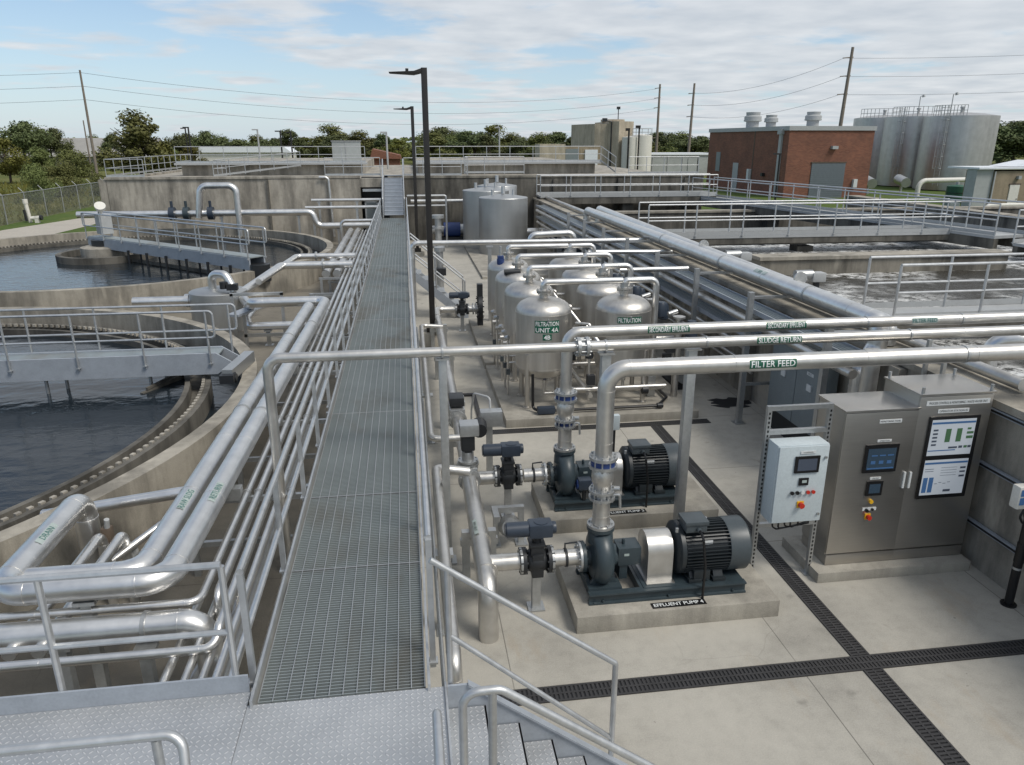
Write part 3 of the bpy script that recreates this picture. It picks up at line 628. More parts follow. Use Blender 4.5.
# ---- near stairs going down to the right
t = thing('steel_stairs', 'tread plate steps going down to the right from the near platform', 'stairs', (0.9, 3.9, 0))
nst = 8
for i in range(nst):
    x = 0.15 + 0.252 * i; z = 1.47 - 0.19 * i
    b = B(); b.box(x, x + 0.275, 3.48, 4.4, z - 0.03, z); b.box(x + 0.262, x + 0.275, 3.48, 4.4, z - 0.06, z); b.build('tread', 'tread', t)
for y in (3.45, 4.41):
    b = B(); b.extr([(0.15, 1.66), (0.3, 1.66), (2.25, 0.16), (2.25, 0), (2.02, 0), (0.15, 1.34)], 'y', y, y + 0.02); b.extr([(0.3, 1.655), (2.25, 0.155), (2.25, 0.175), (0.3, 1.675)], 'y', y - 0.02, y + 0.04); b.build('stringer', 'beam', t)
t = thing('railing', 'far handrail of the near steps, sloping down in front of the pump plinth', 'railing', (0.1, 4.45, 0), 'handrails of the near steps')
B().tube([(0.06, 4.46, 2.68), (1.41, 4.46, 1.68), (1.41, 4.46, 0.78)], 0.022, 10, 0.03).build('top_rail', 'rail', t)
B().tube([(0.175, 4.46, 2.06), (1.41, 4.46, 0.98)], 0.019, 10).build('mid_rail', 'rail', t)
B().cyl((0.175, 4.46, 1.4), (0.175, 4.46, 2.59), 0.022).build('post', 'rail', t)
t = thing('railing', 'near handrail of the near steps, with a rounded top corner', 'railing', (0.2, 3.45, 0), 'handrails of the near steps')
B().tube([(0.2, 3.44, 1.5), (0.2, 3.44, 2.43), (0.42, 3.44, 2.43), (2.1, 3.44, 1.17)], 0.026, 10, 0.1).build('top_rail', 'rail', t)
B().cyl((0.37, 3.44, 1.4), (0.37, 3.44, 2.42), 0.026).build('post', 'galv', t)
B().tube([(0.4, 3.44, 1.88), (2.1, 3.44, 0.63)], 0.021, 10).build('mid_rail', 'rail', t)

# ================================================================== CLARIFIERS
def clarifier(label, c, rad, zt, water_z):
    t = thing('clarifier_basin', label, 'clarifier', (c[0], c[1], 0), 'round settling basins')
    B().ring(c, rad - 0.27, rad, -0.1, zt, 120).build('basin_wall', 'rim', t)
    B().ring(c, rad - 1.42, rad - 1.32, -0.1, zt - 0.30, 120).ring(c, rad - 1.02, rad - 0.92, -0.1, zt - 0.26, 120).ring(c, rad - 1.32, rad - 1.02, -0.1, zt - 0.55, 120).build('launder_trough', 'wall_dark', t)
    b = B(); k = int(2 * math.pi * (rad - 0.97) / 0.17)
    for i in range(k):
        a = 2 * math.pi * i / k; b.cbox((c[0] + (rad - 1.06) * math.cos(a), c[1] + (rad - 1.06) * math.sin(a), zt - 0.275), (0.06, 0.075, 0.07), a)
    b.build('weir_teeth', 'wall', t)
    struct(B().ring(c, 0.0, rad - 1.40, -0.05, water_z, 96).build('water', 'water', origin=(c[0], c[1], 0)))
    struct(B().ring(c, rad - 0.94, rad - 0.25, -0.05, water_z - 0.16, 96).build('water', 'water', origin=(c[0], c[1], 0)))
    return t
C1 = (-11.5, 13.5); C2 = (-12.0, 33.0)
clarifier('near round settling basin with toothed weir and tan rim, at the left edge', C1, 8.5, 1.0, 0.55)
t2 = clarifier('far round settling basin with a centre pier, behind the near basin', C2, 8.8, 1.0, 0.55)
# near bridge
t = thing('clarifier_bridge', 'grey steel bridge over the near basin, at the left edge of the photo', 'bridge', (-7, 15.7, 1))
for y in (15.15, 15.68): B().extr([(-11.6, 0.86), (-3.95, 0.86), (-3.62, 1.08), (-3.95, 1.30), (-11.6, 1.30)], 'y', y, y + 0.05).build('side_beam', 'beam', t)
B().box(-11.6, -3.9, 15.2, 15.68, 1.24, 1.27).build('deck', 'grate', t)
railing('handrail', None, [(-11.6, 15.12, 1.1), (-4.05, 15.12, 1.1)], 1.08, 1.35, 0.024, (0.5,), 0, parent=t, loop=1)
railing('handrail', None, [(-11.6, 15.76, 1.1), (-3.75, 15.76, 1.1)], 1.08, 1.35, 0.024, (0.5,), 0, parent=t, loop=1)
b = B(); b.bar((-3.52, 14.15, 1.12), (-3.36, 15.5, 1.12), 0.2, 0.22); b.build('end_carriage', 'galv', t)
b = B(); b.box(-3.64, -3.38, 14.0, 14.25, 1.0, 1.16); b.cyl((-3.52, 14.2, 1.05), (-3.36, 14.2, 1.05), 0.09); b.build('wheel_box', 'iron', t)
for x, y in ((-7.3, 15.3), (-7.05, 15.6), (-5.35, 15.4), (-5.2, 15.9)): B().cyl((x, y, 0.3), (x, y, 0.9), 0.035).build('scraper_post', 'galv', t)
b = B(); b.bar((-5.42, 15.0, 0.5), (-4.72, 16.3, 0.62), 0.08, 0.14); b.bar((-5.35, 15.1, 0.62), (-4.8, 16.2, 0.72), 0.05, 0.05); b.build('scum_skimmer', 'wall_dark', t)
# far bridge
t = thing('clarifier_bridge', 'long grey steel bridge over the far basin, with a drive at its centre pier', 'bridge', (-9, 31.5, 1))
A0 = V((-13.5, 35.0, 1.5)); A1 = V((-5.35, 27.6, 1.5)); u = (A1 - A0).normalized(); pn = V((-u.y, u.x, 0))
for s in (-0.32, 0.32): B().bar(A0 + pn * s + V((0, 0, -.28)), A1 + pn * s + V((0, 0, -.28)), 0.06, 0.42).build('side_beam', 'beam', t)
B().bar(A0 + V((0, 0, -.06)), A1 + V((0, 0, -.06)), 0.6, 0.04).build('deck', 'grate', t)
for s in (-0.37, 0.37): railing('handrail', None, [tuple(A0 + pn * s + V((0, 0, -.1))), tuple(A1 + pn * s + V((0, 0, -.1)))], 1.05, 1.3, 0.028, (0.5,), 0, parent=t, loop=2)
for k in range(6):
    p = A0 + u * (3.2 + k * 1.35) - pn * 0.4; B().cyl((p.x, p.y, 0.3), (p.x, p.y, 1.1), 0.05).build('scraper_post', 'iron', t)
    p2 = p + pn * 0.35 + u * 0.3; B().cyl((p2.x, p2.y, 0.3), (p2.x, p2.y, 1.1), 0.04).build('scraper_post', 'iron', t)
B().bar(A0 + u * 2.6 + V((0, 0, -.88)), A0 + u * 8.2 + V((0, 0, -.88)), 0.12, 0.12).build('scraper_arm', 'wall_dark', t)
b = B(); b.cbox(tuple(A0 + u * 0.9 + V((0, 0, .5))), (0.5, 0.5, 0.8), 0.7); b.build('drive_housing', 'trim', t)
B().cyl(A0 + u * 0.8 + V((0, 0, 1.15)), A0 + u * 0.8 + V((0.05, -0.12, 1.28)), 0.2, 0.22, 20).cyl(A0 + u * 0.8 + V((0, 0, 0.8)), A0 + u * 0.8 + V((0, 0, 1.15)), 0.05).build('lamp_dish', 'offwhite', t)
B().cyl(A1 + V((0.1, -0.1, -.9)), A1 + V((0.1, -0.1, -.3)), 0.35).build('end_carriage', 'iron', t)
t = thing('centre_pier', 'round concrete pier with a ring trough in the middle of the far basin', 'pier', (-12.9, 34.4, 0.5))
B().ring((-12.9, 34.4), 1.75, 1.95, 0.2, 0.82, 48).build('ring_trough', 'wall_dark', t)
B().lathe([(1.0, 0.3), (1.0, 1.05), (0.8, 1.1)], (-12.9, 34.4, 0), 32).build('pier', 'wall', t)
B().lathe([(0.55, 1.08), (0.55, 1.35)], (-12.9, 34.4, 0), 24).build('bearing', 'iron', t)

# ================================================================== RIGHT BASINS
BZ = 2.3
def wallthing(label, x0, x1, y0, y1, z1, mat='basin', cop=0.1, over=0.06, z0=-0.1):
    t = thing('basin_wall', label, 'basin wall', ((x0 + x1) / 2, (y0 + y1) / 2, 0))
    B().box(x0, x1, y0, y1, z0, z1 - cop).build('wall_panel', mat, t)
    B().box(x0 - over, x1 + over, y0 - over, y1 + over, z1 - cop + 0.003, z1).build('coping', 'rim', t); return t
t = wallthing('long concrete basin wall behind the pipe rack and control cabinets', 7.3, 7.85, -3, 42.9, BZ, 'wall')
for k in range(14): B().box(7.16, 7.29, 9.6 + k * 2.4, 9.85 + k * 2.4, -0.1, BZ - 0.13).build('buttress', 'wall', t)
wallthing('concrete cross wall between the two foaming aeration basins', 10.3, 18.4, 20.6, 21.2, 2.14)
wallthing('far concrete cross wall behind the crossing basin walkway', 7.9, 60, 36.4, 36.9, BZ - 0.25, 'wall_dark')
wallthing('far right boundary wall of the aeration basins', 26.5, 27.2, 21, 42.9, BZ - 0.05, 'basin')
struct(B().box(7.85, 60, -3, 27.0, 0.0, 1.6).build('water', 'foam'))
struct(B().box(7.85, 60, 27.3, 42.9, 0.0, 0.7).build('water', 'darkwater'))
# crossing walkways on the basins
def basin_walk(label, p0, p1, wd, zt, rails=(1, 1), depth=0.35, rl=('near', 'far')):
    p0 = V((*p0, zt)); p1 = V((*p1, zt)); u = (p1 - p0).normalized(); pn = V((-u.y, u.x, 0))
    t = thing('basin_walkway', label, 'walkway', tuple(p0), 'concrete walkways over the basins')
    B().bar(p0 + V((0, 0, -0.05)), p1 + V((0, 0, -0.05)), wd, 0.1).build('deck', 'trim', t)
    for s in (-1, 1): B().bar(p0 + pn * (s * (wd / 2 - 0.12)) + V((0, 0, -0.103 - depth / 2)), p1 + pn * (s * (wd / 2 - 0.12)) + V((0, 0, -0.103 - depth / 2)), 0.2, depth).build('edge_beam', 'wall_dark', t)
    for s, on in zip((-1, 1), rails):
        if on: railing('handrail', None, [tuple(p0 + pn * (s * wd / 2)), tuple(p1 + pn * (s * wd / 2))], 1.07, 1.75, 0.028, (0.5,), 0.12, parent=t, toemat='trim')
    n = max(1, int((p1 - p0).length / 5))
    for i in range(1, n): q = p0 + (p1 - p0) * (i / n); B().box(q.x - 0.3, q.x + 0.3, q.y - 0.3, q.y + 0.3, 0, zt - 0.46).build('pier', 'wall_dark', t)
    return t
basin_walk('concrete walkway with railings crossing the basins in front of the brick building', (8.2, 25.4), (20.2, 25.4), 1.1, 2.25, depth=0.2)
basin_walk('far concrete walkway crossing behind the basins, below the silo', (7.4, 42.0), (17.6, 42.0), 1.2, 2.5)
basin_walk('long walkway running away along the brick building side of the basins', (20.6, 23.2), (17.2, 42.5), 1.4, BZ)
basin_walk('walkway continuing to the right edge past the tan building', (20.2, 21.8), (34, 22.6), 1.4, 2.14)
basin_walk('near catwalk over the foaming basin at the right edge, behind the labelled pipes', (9.3, 13.4), (24, 13.4), 1.0, 2.08, depth=0.12)
# ---- sluice actuators on the basin edge
for x, y, lab in ((8.35, 17.6, 'grey sluice gate motor on the basin edge, beside the end of the cross wall'), (8.6, 14.6, 'grey sluice gate motor on the basin edge, at the end of the near catwalk')):
    t = thing('gate_motor', lab, 'gate motor', (x, y, BZ)); B().cbox((x, y, BZ + 0.35), (0.3, 0.25, 0.2)).build('gear_box', 'trim', t, bevel=0.03); B().cyl((x - 0.5, y, BZ + 0.4), (x - 0.12, y, BZ + 0.4), 0.1).build('motor', 'galv', t)
    B().cyl((x, y, BZ - 0.6), (x, y, BZ + 0.3), 0.07).build('stem', 'iron', t)
# ================================================================== PUMPS
def plinth(label, x0, x1, y0, y1, h, words, nx=2.98):
    t = thing('plinth', label, 'plinth', ((x0 + x1) / 2, (y0 + y1) / 2, 0), 'concrete equipment plinths')
    B().box(x0, x1, y0, y1, -0.02, h).build('block', 'pad', t, bevel=0.012)
    if words: flat_sign('nameplate', (nx, y0 + 0.10, h + 0.002), (1, 0.012, 0), (0, 1, 0), 0.66, 0.105, 'black', t, [words], 'white', 0.082, bold=0.0012)
    return t
plinth('nearest concrete pump plinth, its black nameplate reading EFFLUENT PUMP 4', 1.74, 4.2, 7.02, 8.3, 0.22, 'EFFLUENT PUMP 4')
plinth('second concrete pump plinth, its black nameplate reading EFFLUENT PUMP 2', 1.80, 4.40, 9.30, 10.6, 0.22, 'EFFLUENT PUMP 2')
PY, PX, PZ = 7.6, 2.13, 0.66
t = thing('pump', 'dark grey pump and motor set on the nearest plinth', 'pump', (2.9, PY, 0.22), 'effluent pumps'); pump1 = t
b = B()
for s in (-1, 1): b.extr([(PY + s * 0.33 - 0.045, 0.222), (PY + s * 0.33 + 0.045, 0.222), (PY + s * 0.33 + 0.045, 0.24), (PY + s * 0.33 + 0.012, 0.245), (PY + s * 0.33 + 0.012, 0.335), (PY + s * 0.33 + 0.045, 0.34), (PY + s * 0.33 + 0.045, 0.36), (PY + s * 0.33 - 0.045, 0.36), (PY + s * 0.33 - 0.045, 0.34), (PY + s * 0.33 - 0.012, 0.335), (PY + s * 0.33 - 0.012, 0.245), (PY + s * 0.33 - 0.045, 0.24)], 'x', 1.93, 3.86)
for x in (1.96, 2.30, 2.56, 3.1, 3.8): b.box(x, x + 0.05, PY - 0.317, PY + 0.317, 0.24, 0.358)
b.box(2.6, 3.84, PY - 0.32, PY + 0.32, 0.352, 0.366); b.bolts((2.0, PY - 0.37, 0.25), (1, 0, 0), 0.0, 1, 0.012, 0.03)
for x in (2.1, 2.9, 3.7): b.cyl((x, PY - 0.36, 0.22), (x, PY - 0.36, 0.27), 0.014, n=6)
b.build('base_frame', 'pump', t)
# volute: spiral casing about the x axis with a vertical discharge
b = B(); n = 40; m = 14; vs = []
for i in range(n):
    a = 2 * math.pi * i / n; rr = 0.235 + 0.05 * (i / n); wd = 0.085 + 0.035 * (i / n)
    for j in range(m):
        q = 2 * math.pi * j / m; rad = rr + math.cos(q) * 0.085; x = 2.13 + math.sin(q) * wd
        vs.append((x, PY - rad * math.cos(a + math.pi / 2), PZ + rad * math.sin(a + math.pi / 2)))
b.add(vs, [(i * m + j, i * m + (j + 1) % m, ((i + 1) % n) * m + (j + 1) % m, ((i + 1) % n) * m + j) for i in range(n) for j in range(m)])
b.lathe([(0.10, -0.13), (0.26, -0.11), (0.275, -0.05), (0.275, 0.06), (0.26, 0.10), (0.12, 0.14)], (2.13, PY, PZ), 32, 'x')
b.lathe([(0.155, 0.2), (0.15, 0.3), (0.115, 0.36)], (PX, PY, PZ), 24)
b.lathe([(0.13, -0.22), (0.115, -0.14), (0.12, -0.1)], (2.13, PY, PZ), 24, 'x')
for s in (-1, 1): b.extr([(1.96, 0.36), (2.32, 0.36), (2.24, 0.52), (2.06, 0.52)], 'y', PY + s * 0.17 - 0.02, PY + s * 0.17 + 0.02); b.box(1.94, 2.34, PY + s * 0.2 - 0.09, PY + s * 0.2 + 0.09, 0.361, 0.39)
b.build('volute_casing', 'pump', t)
b = B(); b.cyl((PX, PY, 1.02), (PX, PY, 1.06), 0.165, n=24).bolts((PX, PY, 1.04), (0, 0, 1), 0.135, 8, 0.012, 0.07); b.build('discharge_flange', 'pump', t)
b = B(); b.cyl((1.90, PY, PZ), (1.94, PY, PZ), 0.185, n=28).bolts((1.92, PY, PZ), (1, 0, 0), 0.155, 10, 0.013, 0.08); b.build('suction_flange', 'pump', t)
b = B(); b.lathe([(0.19, 0.1), (0.19, 0.14), (0.15, 0.15), (0.125, 0.2), (0.125, 0.33), (0.09, 0.34), (0.09, 0.38)], (2.13, PY, PZ), 24, 'x'); b.cbox((2.47, PY, PZ + 0.02), (0.28, 0.25, 0.23)); b.cyl((2.42, PY, PZ + 0.13), (2.42, PY, PZ + 0.2), 0.02); b.box(2.36, 2.46, PY - 0.09, PY + 0.09, 0.36, 0.56); b.build('bearing_housing', 'pump', t, bevel=0.006)
b = B(); b.cbox((2.43, PY - 0.128, PZ + 0.05), (0.06, 0.004, 0.03)); b.build('data_plate', 'pale', t)
b = B(); pr = [(PY - 0.21, 0.367)] + [(PY - 0.21 * math.cos(R(k * 15)), PZ + 0.07 + 0.21 * math.sin(R(k * 15))) for k in range(13)] + [(PY + 0.21, 0.367)]
b.extr(pr, 'x', 2.67, 2.98); b.box(2.65, 3.0, PY - 0.27, PY + 0.27, 0.367, 0.376); b.build('coupling_guard', 'steel', t)
MX0, MX1 = 3.06, 3.92; MR = 0.305
b = B(); b.lathe([(0.06, -0.08), (0.12, -0.05), (0.28, -0.03), (MR + 0.015, 0.0), (MR + 0.015, 0.05), (MR - 0.03, 0.07), (MR - 0.03, 0.62)], (MX0, PY, PZ + 0.04), 40, 'x')
for k in range(44):
    a = 2 * math.pi * k / 44; d = V((0, math.cos(a), math.sin(a))); c = V((0, PY, PZ + 0.04))
    b.bar(c + d * (MR - 0.01) + V((MX0 + 0.06, 0, 0)), c + d * (MR - 0.01) + V((MX0 + 0.63, 0, 0)), 0.009, 0.05, d)
b.build('motor_body', 'motor', t)
B().lathe([(MR + 0.015, 0.6), (MR + 0.02, 0.62), (MR + 0.02, 0.84), (MR - 0.02, 0.875), (0.2, 0.885), (0.0, 0.885)], (MX0, PY, PZ + 0.04), 40, 'x').build('fan_cowl', 'motor_light', t)
b = B()
for x in (3.2, 3.5): b.cbox((x + 0.04, PY, 0.39), (0.16, 0.62, 0.045)); b.extr([(PY - 0.27, 0.41), (PY + 0.27, 0.41), (PY + 0.2, 0.52), (PY - 0.2, 0.52)], 'x', x - 0.02, x + 0.1)
b.cbox((3.32, PY - 0.25, 0.46), (0.2, 0.1, 0.12)); b.build('motor_feet', 'motor', t, bevel=0.004)
b = B(); b.cbox((3.24, PY - 0.1, PZ + 0.385), (0.26, 0.24, 0.10)); b.cbox((3.24, PY - 0.1, PZ + 0.455), (0.29, 0.27, 0.05)); b.cyl((3.26, PY - 0.22, PZ + 0.38), (3.26, PY - 0.27, PZ + 0.38), 0.03); b.cyl((3.34, PY - 0.05, PZ + 0.4), (3.4, PY - 0.05, PZ + 0.4), 0.028)
tb = b.build('terminal_box', 'motor_light', t, bevel=0.012)
B().cbox((3.38, PY - 0.262, PZ + 0.22), (0.11, 0.004, 0.05)).build('data_plate', 'label', t)
b = B(); b.cyl((3.02, PY - 0.16, PZ + 0.33), (3.02, PY - 0.16, PZ + 0.38), 0.018).cyl((3.44, PY + 0.02, PZ + 0.36), (3.44, PY + 0.02, PZ + 0.4), 0.02); b.build('lifting_eye', 'galv', t)
B().tube([(3.26, PY - 0.27, PZ + 0.38), (3.26, PY - 0.38, PZ + 0.36), (3.3, PY - 0.41, PZ), (3.3, PY - 0.41, 0.21)], 0.016, 8, 0.08).build('power_cable', 'black', t)
pump2 = shifted(pump1, (0.05, 2.32, 0), label='dark grey pump and motor set on the second plinth, behind the grey post')
t = thing('gate_motor', 'dark blue motor lying in front of the second pump, behind the nearest riser', 'motor', (2.45, 9.62, 0.3)); B().cyl((2.3, 9.6, 0.62), (2.62, 9.6, 0.60), 0.07).build('motor', 'blue', t, bevel=0.01); B().cbox((2.42, 9.6, 0.63), (0.2, 0.16, 0.16)).build('gear_box', 'actuator', t, bevel=0.02); B().cyl((2.42, 9.6, 0.36), (2.42, 9.6, 0.6), 0.03).build('stem', 'iron', t)
t = thing('instrument_post', 'small pale blue instrument box on a dark post behind the nearest riser', 'instrument box', (3.3, 11.3, 0)); B().box(3.22, 3.4, 11.2, 11.3, 0.78, 1.04).build('box', 'ctrl', t, bevel=0.01); B().box(3.28, 3.36, 11.3, 11.36, 0, 0.95).build('post', 'iron', t)
# ---- suction spool + actuated gate valve
def valve(x, y, z, lab, fx=0.17, axis='x', cat='valve', grp='actuated pipe valves', mat='iron', stand=True):
    t = thing('gate_valve', lab, cat, (x, y, z), grp); b = B()
    b.lathe([(0.105, -0.13), (0.13, -0.09), (0.145, -0.05), (0.145, 0.05), (0.13, 0.09), (0.105, 0.13)], (x, y, z), 22, 'x'); b.cbox((x, y, z + 0.12), (0.16, 0.2, 0.22)); b.cbox((x, y, z - 0.02), (0.14, 0.26, 0.3)); b.cyl((x, y, z + 0.2), (x, y, z + 0.34), 0.055); b.cbox((x, y, z + 0.235), (0.19, 0.22, 0.035)); b.build('valve_body', mat, t, bevel=0.01)
    for s in (-1, 1):
        f = B(); f.cyl((x + s * 0.13, y, z), (x + s * fx, y, z), 0.162, n=26).bolts((x + s * (fx - 0.01), y, z), (1, 0, 0), 0.148, 10, 0.014, 0.09); f.build('flange', mat, t)
        f = B(); f.cyl((x + s * (fx + 0.003), y, z), (x + s * (fx + 0.03), y, z), 0.158, n=26); f.build('pipe_flange', 'galv', t)
    b = B(); b.lathe([(0.06, -0.02), (0.10, 0.0), (0.10, 0.15), (0.07, 0.17)], (x + 0.02, y, z + 0.33), 20); b.cbox((x + 0.04, y, z + 0.42), (0.28, 0.2, 0.17)); b.cyl((x + 0.16, y, z + 0.42), (x + 0.23, y, z + 0.42), 0.075); ab = b.build('actuator_gearbox', 'actuator', t, bevel=0.02)
    b = B(); b.cyl((x - 0.36, y, z + 0.42), (x - 0.1, y, z + 0.42), 0.092, n=20).cyl((x - 0.375, y, z + 0.42), (x - 0.36, y, z + 0.42), 0.075, n=20); b.build('actuator_motor', 'actuator', t)
    b = B(); b.lathe([(0.085, 0), (0.085, 0.012), (0.03, 0.02)], (x + 0.05, y, z + 0.5), 20); b.build('handwheel', 'actuator', t)
    B().cbox((x - 0.2, y - 0.079, z + 0.41), (0.08, 0.004, 0.04)).build('data_plate', 'label', t)
    if stand: b = B(); b.box(x - 0.05, x + 0.05, y - 0.05, y + 0.05, 0, z - 0.15); b.box(x - 0.1, x + 0.1, y - 0.1, y + 0.1, 0, 0.02); b.build('stand', 'galv', t)
    return t
VX = 1.36
v1 = valve(VX, PY, PZ, 'black gate valve with dark blue actuator before the nearest pump')
v2 = shifted(v1, (-0.03, 2.32, 0.02), label='black gate valve with dark blue actuator before the second pump')
def spool(lab, y, dx=0.0):
    t = thing('pipe', lab, 'pipe', (1.6 + dx, y, PZ), 'short suction pipes'); b = B(); b.cyl((1.567 + dx, y, PZ), (1.868 + dx, y, PZ), 0.1, n=22); weld(b, (1.64 + dx, y, PZ), (1, 0, 0), 0.1); b.build('pipe_run', 'steel', t)
    f = B(); f.cyl((1.869 + dx, y, PZ), (1.897 + dx, y, PZ), 0.178, n=26).bolts((1.88 + dx, y, PZ), (1, 0, 0), 0.15, 10, 0.013, 0.06); f.build('flange', 'galv', t)
    f = B(); f.cyl((1.70 + dx, y, PZ), (1.73 + dx, y, PZ), 0.112, n=20).tube([(1.70 + dx, y - 0.02, PZ + 0.1), (1.70 + dx, y - 0.02, PZ + 0.2), (1.84 + dx, y - 0.04, PZ + 0.22)], 0.012, 6).build('drain_tap', 'iron', t)
    pipe_ = B(); pipe_.cyl((0.78, y, PZ), (1.155 + dx, y, PZ), 0.1, n=22); weld(pipe_, (0.95, y, PZ), (1, 0, 0), 0.1); pipe_.build('pipe_run', 'steel', t)
spool('short steel suction pipe from the header through the valve to the nearest pump', PY)
spool('short steel suction pipe from the header through the valve to the second pump', PY + 2.32, 0.0)
# ---- discharge stacks and the three labelled pipes
def stack(t, x, y, z0, zt, hz, xr, r, extra=True):
    b = B()
    b.lathe([(0.115, z0 + 0.04), (0.10, z0 + 0.1), (0.10, z0 + 0.36)], (x, y, 0), 22); weld(b, (x, y, z0 + 0.14), (0, 0, 1), 0.1); b.build('reducer', 'steel', t)
    f = B(); f.cyl((x, y, z0 + 0.003), (x, y, z0 + 0.035), 0.162, n=24).bolts((x, y, z0 + 0.03), (0, 0, 1), 0.135, 8, 0.013, 0.05); f.build('flange', 'galv', t)
    za = z0 + 0.36
    f = B(); f.cyl((x, y, za), (x, y, za + 0.03), 0.155, n=24).cyl((x, y, za + 0.09), (x, y, za + 0.12), 0.155, n=24).bolts((x, y, za + 0.06), (0, 0, 1), 0.13, 10, 0.012, 0.17); f.build('flange', 'galv', t)
    f = B(); f.cyl((x, y, za + 0.031), (x, y, za + 0.089), 0.115, n=24); f.build('wafer_valve', 'blue' if not extra else 'galv', t)
    f = B(); f.tube([(x + 0.12, y - 0.05, za + 0.06), (x + 0.2, y - 0.06, za + 0.06), (x + 0.21, y - 0.06, za - 0.12)], 0.016, 7, 0.03).cyl((x + 0.13, y - 0.05, za + 0.14), (x + 0.19, y - 0.07, za + 0.14), 0.03); f.build('lever', 'galv', t)
    b = B(); b.lathe([(0.10, za + 0.12), (0.105, za + 0.17), (0.125, za + 0.22), (0.13, za + 0.28), (0.125, za + 0.34), (0.105, za + 0.385), (0.10, za + 0.40)], (x, y, 0), 24); b.build('check_valve', 'steel', t)
    zb = za + 0.40
    f = B(); f.cyl((x, y, zb), (x, y, zb + 0.035), 0.165, n=24).cyl((x, y, zb + 0.105), (x, y, zb + 0.14), 0.165, n=24).bolts((x, y, zb + 0.07), (0, 0, 1), 0.138, 10, 0.014, 0.19); f.build('flange', 'galv', t)
    f = B(); f.cyl((x, y, zb + 0.036), (x, y, zb + 0.104), 0.148, n=24); f.build('rubber_joint', 'blue', t)
    b = B(); b.tube([(x, y, zb + 0.14), (x, y, hz), (xr, y, hz)], r, 20, r * 2.4, 9)
    for q in (x + r * 2.6, 3.6, 5.2, 6.6, 8.2): weld(b, (q, y, hz), (1, 0, 0), r)
    weld(b, (x, y, hz - r * 2.6), (0, 0, 1), r); weld(b, (x, y, zb + 0.3), (0, 0, 1), r)
    b.build('pipe_run', 'steel', t)
HZ1 = 3.0
t = thing('pipe', 'large steel pipe rising from the nearest pump, labelled FILTER FEED', 'pipe', (PX, PY, 1.06), 'labelled overhead pipes'); stack(t, PX, PY, 1.06, 0, HZ1, 14, 0.098)
pipe_sign('label_band', (4.03, PY, HZ1), (1, 0, 0), 0.098, 0.12, 0.56, 0.105, 'green', t, ['FILTER FEED'], 'white', 0.098, 0.0015)
for x in (6.45, 8.4): B().cyl((x, PY, HZ1), (x + 0.03, PY, HZ1), 0.106, n=20).build('clamp', 'galv', t)
HZ2 = 2.83; y2 = PY + 2.32; x2 = PX + 0.05
t = thing('pipe', 'steel pipe rising from the second pump, labelled SECONDARY EFFLUENT', 'pipe', (x2, y2, 1.06), 'labelled overhead pipes'); stack(t, x2, y2, 1.06, 0, HZ2, 16, 0.082, False)
for x, w_ in ((3.64, 0.62), (5.42, 0.62)): pipe_sign('label_band', (x, y2, HZ2), (1, 0, 0), 0.082, 0.2, w_, 0.1, 'green', t, ['SECONDARY EFFLUENT'], 'white', 0.095, 0.002)
pipe_sign('label_band', (7.62, y2, HZ2), (1, 0, 0), 0.082, 0.2, 0.42, 0.085, 'pale', t, ['FILTER FEED'], 'teal', 0.075, 0.001)
for x in (6.7, 8.25): B().cyl((x, y2, HZ2), (x + 0.03, y2, HZ2), 0.09, n=20).build('clamp', 'galv', t)
# sludge return, over the walkway
SY, SZ = 8.8, 2.93
t = thing('pipe', 'steel pipe crossing over the grating walkway, labelled SLUDGE RETURN', 'pipe', (-1.72, SY, 0), 'labelled overhead pipes')
b = B(); b.tube([(-1.72, SY, 0.2), (-1.72, SY, SZ), (2.07, SY, SZ)], 0.062, 18, 0.16, 8); weld(b, (-1.5, SY, SZ), (1, 0, 0), 0.062); weld(b, (0.1, SY, SZ), (1, 0, 0), 0.062); b.build('pipe_run', 'steel', t)
b = B(); b.tube([(2.2, SY, SZ), (15, SY, SZ)], 0.07, 18)
for q in (2.6, 3.5, 5.3, 7.4): weld(b, (q, SY, SZ), (1, 0, 0), 0.07)
b.build('pipe_run', 'steel', t)
f = B(); f.cyl((2.06, SY, SZ), (2.1, SY, SZ), 0.125, n=22).cyl((2.17, SY, SZ), (2.21, SY, SZ), 0.125, n=22).bolts((2.135, SY, SZ), (1, 0, 0), 0.105, 8, 0.012, 0.2).cyl((2.1, SY, SZ), (2.17, SY, SZ), 0.085, n=20); f.build('flange', 'galv', t)
pipe_sign('label_band', (4.74, SY, SZ), (1, 0, 0), 0.07, 0.15, 0.62, 0.09, 'green', t, ['SLUDGE RETURN'], 'white', 0.09, 0.002)
for x in (0.36, 2.42, 3.75, 6.6, 8.3): B().cyl((x, SY, SZ), (x + 0.025, SY, SZ), 0.08, n=20).build('clamp', 'galv', t)
# posts under the labelled pipes
def post(lab, x, y, z, w_=0.05, arm=None, mat='galv', grp='steel posts carrying the overhead pipes'):
    t = thing('pipe_post', lab, 'support post', (x, y, 0), grp)
    B().box(x - w_, x + w_, y - w_, y + w_, 0.0, z).build('column', mat, t, bevel=0.006)
    B().box(x - w_ * 2.2, x + w_ * 2.2, y - w_ * 2.2, y + w_ * 2.2, 0.0, 0.018).build('base_plate', mat, t)
    if arm: B().box(x + arm[0], x + arm[1], y - 0.04, y + 0.04, z + 0.002, z + 0.07).build('bracket', mat, t)
    else: B().box(x - w_ * 1.7, x + w_ * 1.7, y - w_ * 1.6, y + w_ * 1.6, z + 0.002, z + 0.02).build('cap_plate', mat, t)
    return t
post('square steel post under the sludge pipe, just right of the walkway', 0.37, SY, SZ - 0.09)
post('square steel post under the sludge pipe, right behind the nearest pump riser', 2.44, SY, SZ - 0.1, 0.06)
